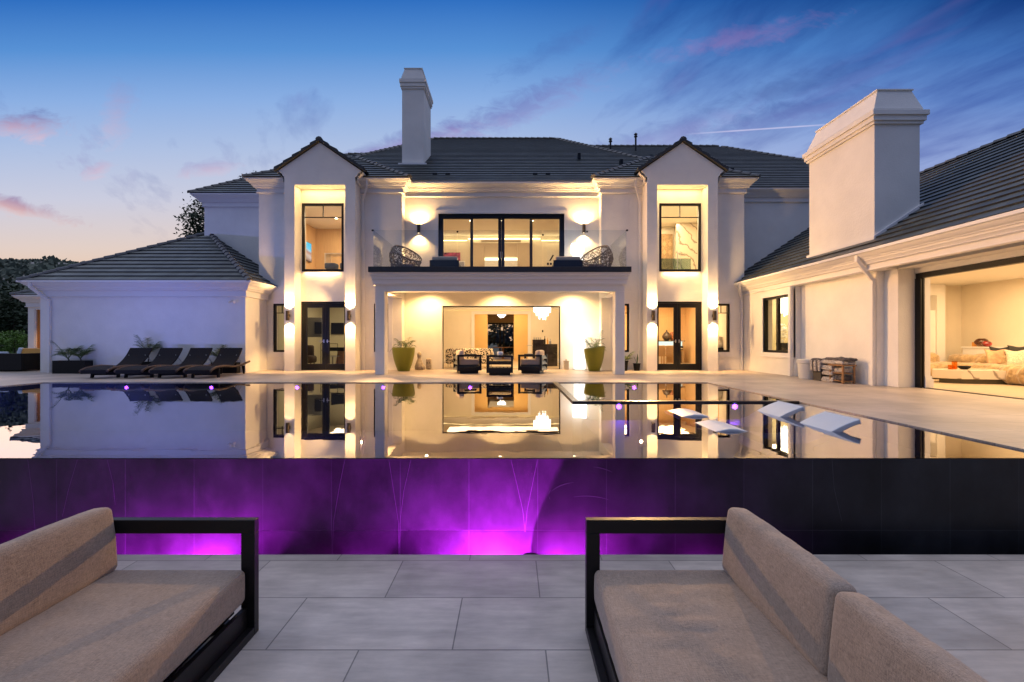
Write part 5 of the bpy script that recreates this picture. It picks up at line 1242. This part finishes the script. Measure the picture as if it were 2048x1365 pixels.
m_ = MB(); m_.rbox(-.86,.1,.40,.09,.42,.22,r=.07,n=6); m_.rbox(.86,.1,.40,.09,.42,.22,r=.07,n=6); m_.rbox(0,.12,.30,.80,.40,.12,r=.05,n=6); m_.build('seat', PAT, o, smooth=True)
for a in (-.85,.85):
    for b2 in (-.3,.45): MB().cyl((a,b2,0),(a,b2,.18),.012,n=8).build('leg', CHROME, o)
o = thing('bar_counter', 'stepped dark marble bar counter in the central room', 'bar counter', (1.3,19.4,.006))
m_ = MB(); m_.box(-.42,.05,0,.7,0,1.12); m_.box(.051,.62,0,.7,0,.93); m_.build('counter', MARBD, o, bevel=.006)
MB().box(-.66,-.425,.05,.5,.50,.53).build('shelf', CHROME, o); MB().box(-.66,-.425,.05,.5,.86,.88).build('shelf', CHROME, o)
for i,(x,h_,r) in enumerate(((.12,.34,.035),(.24,.27,.03),(.36,.22,.045))):
    ob = thing('bottle', ['tall dark bottle on the bar','amber bottle on the bar','squat bottle on the right of the bar'][i], 'bottle', (1.3+x-.02,19.6,.937)); MB().lathe([(.0001,0),(r,0),(r,h_*.6),(r*.35,h_*.75),(r*.35,h_),(.0001,h_)],12).build('body', [POTB,AMBERG,CHROME][i], ob)
for i in range(4):
    ob = thing('glass', ['drinking glass at the left end of the row on the bar','second drinking glass from the left on the bar','third drinking glass from the left on the bar','drinking glass at the right end of the row on the bar'][i], 'glass', (.95+.09*i,19.6,1.127), group='drinking glasses on the bar'); MB().lathe([(.0001,.0),(.025,.0),(.03,.09),(.026,.09),(.02,.01)],10).build('cup', CHROME, ob)
o = thing('wall_switch', 'small dark control panel on the wall above the bar', 'switch', (1.50,22.49,1.55)); MB().box(-.03,.03,-.02,0,-.05,.05).build('plate', POTB, o)
o = thing('added_tree_screen', 'dark tree added outside the far hall doors to darken the view', 'tree', (-.6,35,-.5))  # foliage mass added to keep the view beyond the hall dark
m_ = MB(); foliage(m_,(0,0,1.7),(2.6,1.2,1.9),1600,.22,41,edge=.2); m_.build('crown', DLEAF, o); MB().cyl((0,0,-1),(0,0,2),.15).build('trunk', MATS['bark'], o)
# hall table and lamp silhouettes
o = thing('hall_table', 'low round table deep in the entrance hall', 'table', (-.55,27.5,.005)); m_ = MB(); m_.cyl((0,0,.66),(0,0,.70),.6,n=24); m_.cyl((0,0,0),(0,0,.66),.08,n=10); m_.build('top', WOOD, o)
# left ground floor room
o = thing('television', 'narrow black television on the grey cabinet seen through the left French doors', 'television', (-8.26,19.59,1.62)); MB().box(-.15,.15,-.05,0,-.25,.25).build('screen', POTB, o, bevel=.005)
o = thing('wall_television', 'black television on the back wall behind the right leaf of the left French doors', 'television', (-8.27,21.78,1.66)); MB().box(-.30,.30,-.05,0,-.27,.27).build('screen', POTB, o, bevel=.005)
o = thing('media_cabinet', 'grey wall cabinet on the left wall behind the left French doors', 'cabinet', (-8.98,19.6,1.23)); MB().box(0,.86,0,.3,0,.84).build('carcass', mat('grey_lacquer',(.12,.12,.11),.4), o, bevel=.01)
o = thing('dark_table', 'dark wooden table behind the right leaf of the left French doors', 'table', (-7.12,18.6,.006)); m_ = MB(); m_.box(-.32,.40,-.3,.4,.66,.80); m_.build('top', POTB, o)
m_ = MB(); m_.add([(.02,-.2,0),(.34,-.2,0),(.34,.3,0),(.02,.3,0),(.14,-.2,.659),(.38,-.2,.659),(.38,.3,.659),(.14,.3,.659)],[(3,2,1,0),(4,5,6,7),(0,1,5,4),(1,2,6,5),(2,3,7,6),(3,0,4,7)]); m_.build('pedestal', WOOD, o)
for i,x in enumerate((-.3,.05)): 
    ob = thing('metal_chair', ['thin metal chair left beside the dark table','thin metal chair right beside the dark table'][i], 'chair', (-7.12+x,18.2,.006)); m_ = MB()
    for a in (-.16,.16): m_.cyl((a,0,0),(a,0,.95),.011,n=6); m_.cyl((a,.34,0),(a,.34,.45),.011,n=6)
    m_.cyl((-.16,0,.95),(.16,0,.95),.011,n=6); m_.cyl((-.16,0,.7),(.16,0,.7),.011,n=6); m_.build('frame', POTB, ob); MB().box(-.18,.18,0,.36,.44,.47).build('seat', CHROME, ob)
o = thing('round_armchair', 'small dark round-backed armchair behind the left leaf of the left French doors', 'armchair', (-8.02,18.1,.006)); m_ = MB(); m_.rbox(0,0,.34,.25,.25,.15,r=.1,n=6); m_.rbox(-.08,.2,.62,.20,.09,.28,r=.08,n=6); m_.build('shell', mat('brown_velvet',(.06,.04,.03),.9), o, smooth=True)
m_ = MB(); m_.cyl((-.15,-.15,0),(-.15,-.15,.2),.02); m_.cyl((.15,-.15,0),(.15,-.15,.2),.02); m_.cyl((.15,.15,0),(.15,.15,.2),.02); m_.cyl((-.15,.15,0),(-.15,.15,.2),.02); m_.build('legs', POTB, o)
# left upper room
SCR = bpy.data.materials.new('television_picture'); SCR.use_nodes = True; t_ = SCR.node_tree; t_.nodes.clear(); n_ = t_.nodes.new; l_ = t_.links.new
co = n_('ShaderNodeTexCoord'); sp_ = n_('ShaderNodeSeparateXYZ'); l_(co.outputs['Generated'], sp_.inputs[0]); nz = n_('ShaderNodeTexNoise'); nz.inputs['Scale'].default_value = 3; l_(co.outputs['Generated'], nz.inputs['Vector'])
ad = n_('ShaderNodeMath'); ad.operation = 'MULTIPLY_ADD'; ad.inputs[1].default_value = .35; l_(nz.outputs['Fac'], ad.inputs[0]); l_(sp_.outputs[2], ad.inputs[2])
r_ = n_('ShaderNodeValToRGB'); r_.color_ramp.elements[0].position = .2; r_.color_ramp.elements[0].color = (.25,.12,.06,1); r_.color_ramp.elements[1].position = 1; r_.color_ramp.elements[1].color = (.10,.45,.62,1)
for p_, c_ in ((.45,(.55,.42,.34)),(.62,(.42,.20,.13)),(.78,(.35,.50,.55)),(.82,(.16,.50,.66))): e_ = r_.color_ramp.elements.new(p_); e_.color = (*c_,1)
l_(ad.outputs[0], r_.inputs[0]); em = n_('ShaderNodeEmission'); em.inputs[1].default_value = 1.0; l_(r_.outputs[0], em.inputs[0]); ou = n_('ShaderNodeOutputMaterial'); l_(em.outputs[0], ou.inputs[0])
o = thing('lit_television', 'television showing a blue sky picture in the left upper room', 'television', (-8.96,19.5,4.97)); MB().box(0,.05,-.95,.9,-.42,.42).build('casing', POTB, o); MB().quad((.052,-.93,-.40),(.052,.88,-.40),(.052,.88,.40),(.052,-.93,.40)).build('screen', SCR, o)
o = thing('glass_desk', 'pale desk with low blue seats in the left upper room', 'desk', (-7.0,19.0,3.3)); MB().box(-.65,.65,-.3,.3,1.32,1.35).build('top', WHITEP, o)
for a in (-.62,.62): MB().box(a-.02,a+.02,-.3,.3,0,1.319).build('leg', WHITEP, o)
for i,x in enumerate((-7.15,-6.55)):
    ob = thing('blue_seat', ['low blue seat left under the pale desk','low blue seat right under the pale desk'][i], 'seat', (x,18.2,3.3)); m_ = MB(); m_.rbox(0,0,.72,.22,.2,.12,r=.06,n=5); m_.build('seat', mat('slate_blue_fabric',(.10,.13,.20),.8), ob, smooth=True, merge=True); MB().cyl((0,0,0),(0,0,.61),.03).build('pedestal', CHROME, ob)
# centre upper room
o = thing('painting', 'purple abstract painting leaning at the left of the upper centre room', 'painting', (-2.87,21.7,3.42)); MB().box(-.43,.43,-.05,0,1.1,1.82).build('canvas', mat('purple_paint',(.10,.02,.10),.6,var=.9,vscale=9,var2=(.35,.06,.12)), o)
o = thing('framed_print', 'framed print with dark marks at the right of the upper centre room', 'picture', (2.0,21.7,4.10)); MB().box(-.34,.34,-.04,0,.5,1.26).build('frame', mat('print_paper',(.75,.7,.6),.7), o)
m_ = MB(); m_.add([(-.25,-.045,.75),(-.17,-.045,.75),(-.02,-.045,1.02),(-.08,-.045,1.04)],[(0,1,2,3)]); m_.box(.08,.25,-.046,-.041,.82,.88)
for k_ in range(5): m_.box(-.35+.14*k_,-.26+.14*k_,-.046,-.041,.55,.66)
m_.build('marks', POTB, o)
o = thing('bar_niche', 'backlit cream wall unit in the middle of the upper centre room', 'wall unit', (-.52,21.9,3.42)); m_ = MB(); m_.box(-1.43,-.78,-.08,0,0,2.31); m_.box(.78,1.43,-.08,0,0,2.31); m_.box(-.77,.77,-.03,0,1.66,2.31); m_.box(-.95,.95,-.16,0,2.37,2.43); m_.build('panels', mat('taupe_panel',(.55,.44,.30),.6), o)
MB().box(-.77,.77,-.06,-.031,1.49,1.60).build('light_strip', COVE, o); MB().box(-.77,.77,-.3,-.031,0,1.44).build('counter', WHITEP, o)
o = thing('white_armchair', 'white curved armchair at the left of the upper centre room', 'armchair', (-2.3,18.9,3.42)); m_ = MB(); m_.rbox(0,0,.44,.34,.32,.12,r=.08,n=6); m_.rbox(0,.25,.72,.34,.08,.26,r=.07,n=6); m_.build('shell', WHITEP, o, smooth=True)
# right ground floor dining room
o = thing('glass_console', 'lit glass console with a dark drawer seen through the right French doors', 'console', (7.72,21.9,.07)); m_ = MB(); m_.box(-.8,.45,-.25,.25,.98,1.01); m_.box(-.7,.35,-.25,.25,.58,.76); m_.build('drawer', POTB, o); MB().box(-.75,.4,.0,.02,.745,.975).build('glow_panel', emis('cool_glow',(.75,.9,.75),.9), o)
for a in (-.72,.36): MB().box(a-.02,a+.02,-.2,.2,-.064,.5).build('leg', CHROME, o)
o = thing('dark_urn', 'round dark urn with a knob on the dining room console', 'urn', (7.38,21.9,1.082)); MB().lathe([(.0001,0),(.09,0),(.20,.12),(.21,.22),(.13,.36),(.04,.43),(.03,.50),(.0001,.51)],22).build('body', mat('bronze_urn',(.05,.035,.03),.3), o, smooth=True)
o = thing('slim_vase', 'slim mottled red vase right of the dark urn', 'vase', (7.64,21.9,1.082)); MB().lathe([(.0001,0),(.06,0),(.11,.15),(.11,.28),(.06,.40),(.05,.42),(.0001,.42)],18).build('body', mat('mottled_vase',(.25,.08,.03),.4,var=.9,vscale=14), o, smooth=True)
o = thing('dining_table', 'pale dining table behind the right French doors', 'table', (6.5,20.0,.006)); MB().box(-.75,.75,-.5,.5,.72,.76).build('top', WHITEP, o); MB().box(-.2,.2,-.15,.15,0,.719).build('pedestal', WHITEP, o)
for i,x in enumerate((6.02,6.50)):
    ob = thing('dining_chair', ['pale wooden dining chair, left of two','pale wooden dining chair, right of two'][i], 'dining chair', (x,18.9,.006)); m_ = MB()
    for a in (-.2,.2): m_.cyl((a,-.2,0),(a,-.2,.45),.018,n=6); m_.cyl((a,.2,0),(a,.2,.45),.018,n=6)
    m_.build('legs', mat('pale_oak',(.55,.36,.18),.6), ob); m_ = MB(); m_.rbox(0,0,.47,.23,.23,.035,r=.03,n=4); m_.rbox(0,-.22,.68,.23,.03,.20,r=.028,n=4); m_.build('seat', MATS['pale_oak'], ob, smooth=True)
o = thing('flower_vase', 'white vase of flowers behind the outer window of the right bay', 'vase', (8.15,18.1,.006)); m_ = MB(); m_.box(-.25,.25,-.2,.2,0,.8); m_.build('stand', POTB, o); MB().lathe([(.0001,.801),(.12,.801),(.16,.95),(.10,1.08),(.09,1.08)],18).build('vase', WHITEP, o, smooth=True); m_ = MB(); foliage(m_,(0,0,1.2),(.22,.2,.14),260,.035,77,edge=.3); m_.build('flowers', MATS['white_petal'], o)
# right upper bathroom
o = thing('marble_shower_wall', 'veined cream marble shower wall in the right upper room', 'wall panel', (7.78,19.9,3.3)); MB().box(-.65,.7,0,.1,0,2.88).build('slab', MARB, o)
o = thing('patterned_screen', 'brown diamond-patterned wall panel in the right upper room', 'wall panel', (7.05,20.5,3.3)); MB().box(-.62,.12,-.03,0,0,2.54).build('panel', mat('brown_diamond_paper',(.30,.19,.09),.7,var=.3,vscale=14), o)
m_ = MB()
for i in range(3):
    for j in range(6):
        cx_, cz_ = -.5+.25*i, .2+.38*j; m_.quad((cx_,-.034,cz_-.13),(cx_+.09,-.034,cz_),(cx_,-.034,cz_+.13),(cx_-.09,-.034,cz_))
m_.build('diamonds', mat('tan_paper',(.42,.28,.14),.7), o)
o = thing('shower_screen', 'frosted glass shower screen with chrome fittings in the right upper window', 'shower screen', (6.15,17.7,3.3)); MB().box(-.75,.75,0,.012,0,.95).build('frosted_panel', FROST, o); m_ = MB(); m_.cyl((.22,-.03,.1),(.22,-.03,1.25),.018,n=8); m_.cyl((.22,-.03,1.15),(.34,-.06,1.15),.014,n=8); m_.tube([(.32,-.05,1.1),(.34,-.05,.8),(.30,-.05,.4),(.26,-.05,.25)],.008,6); m_.build('mixer_rail', CHROME, o)
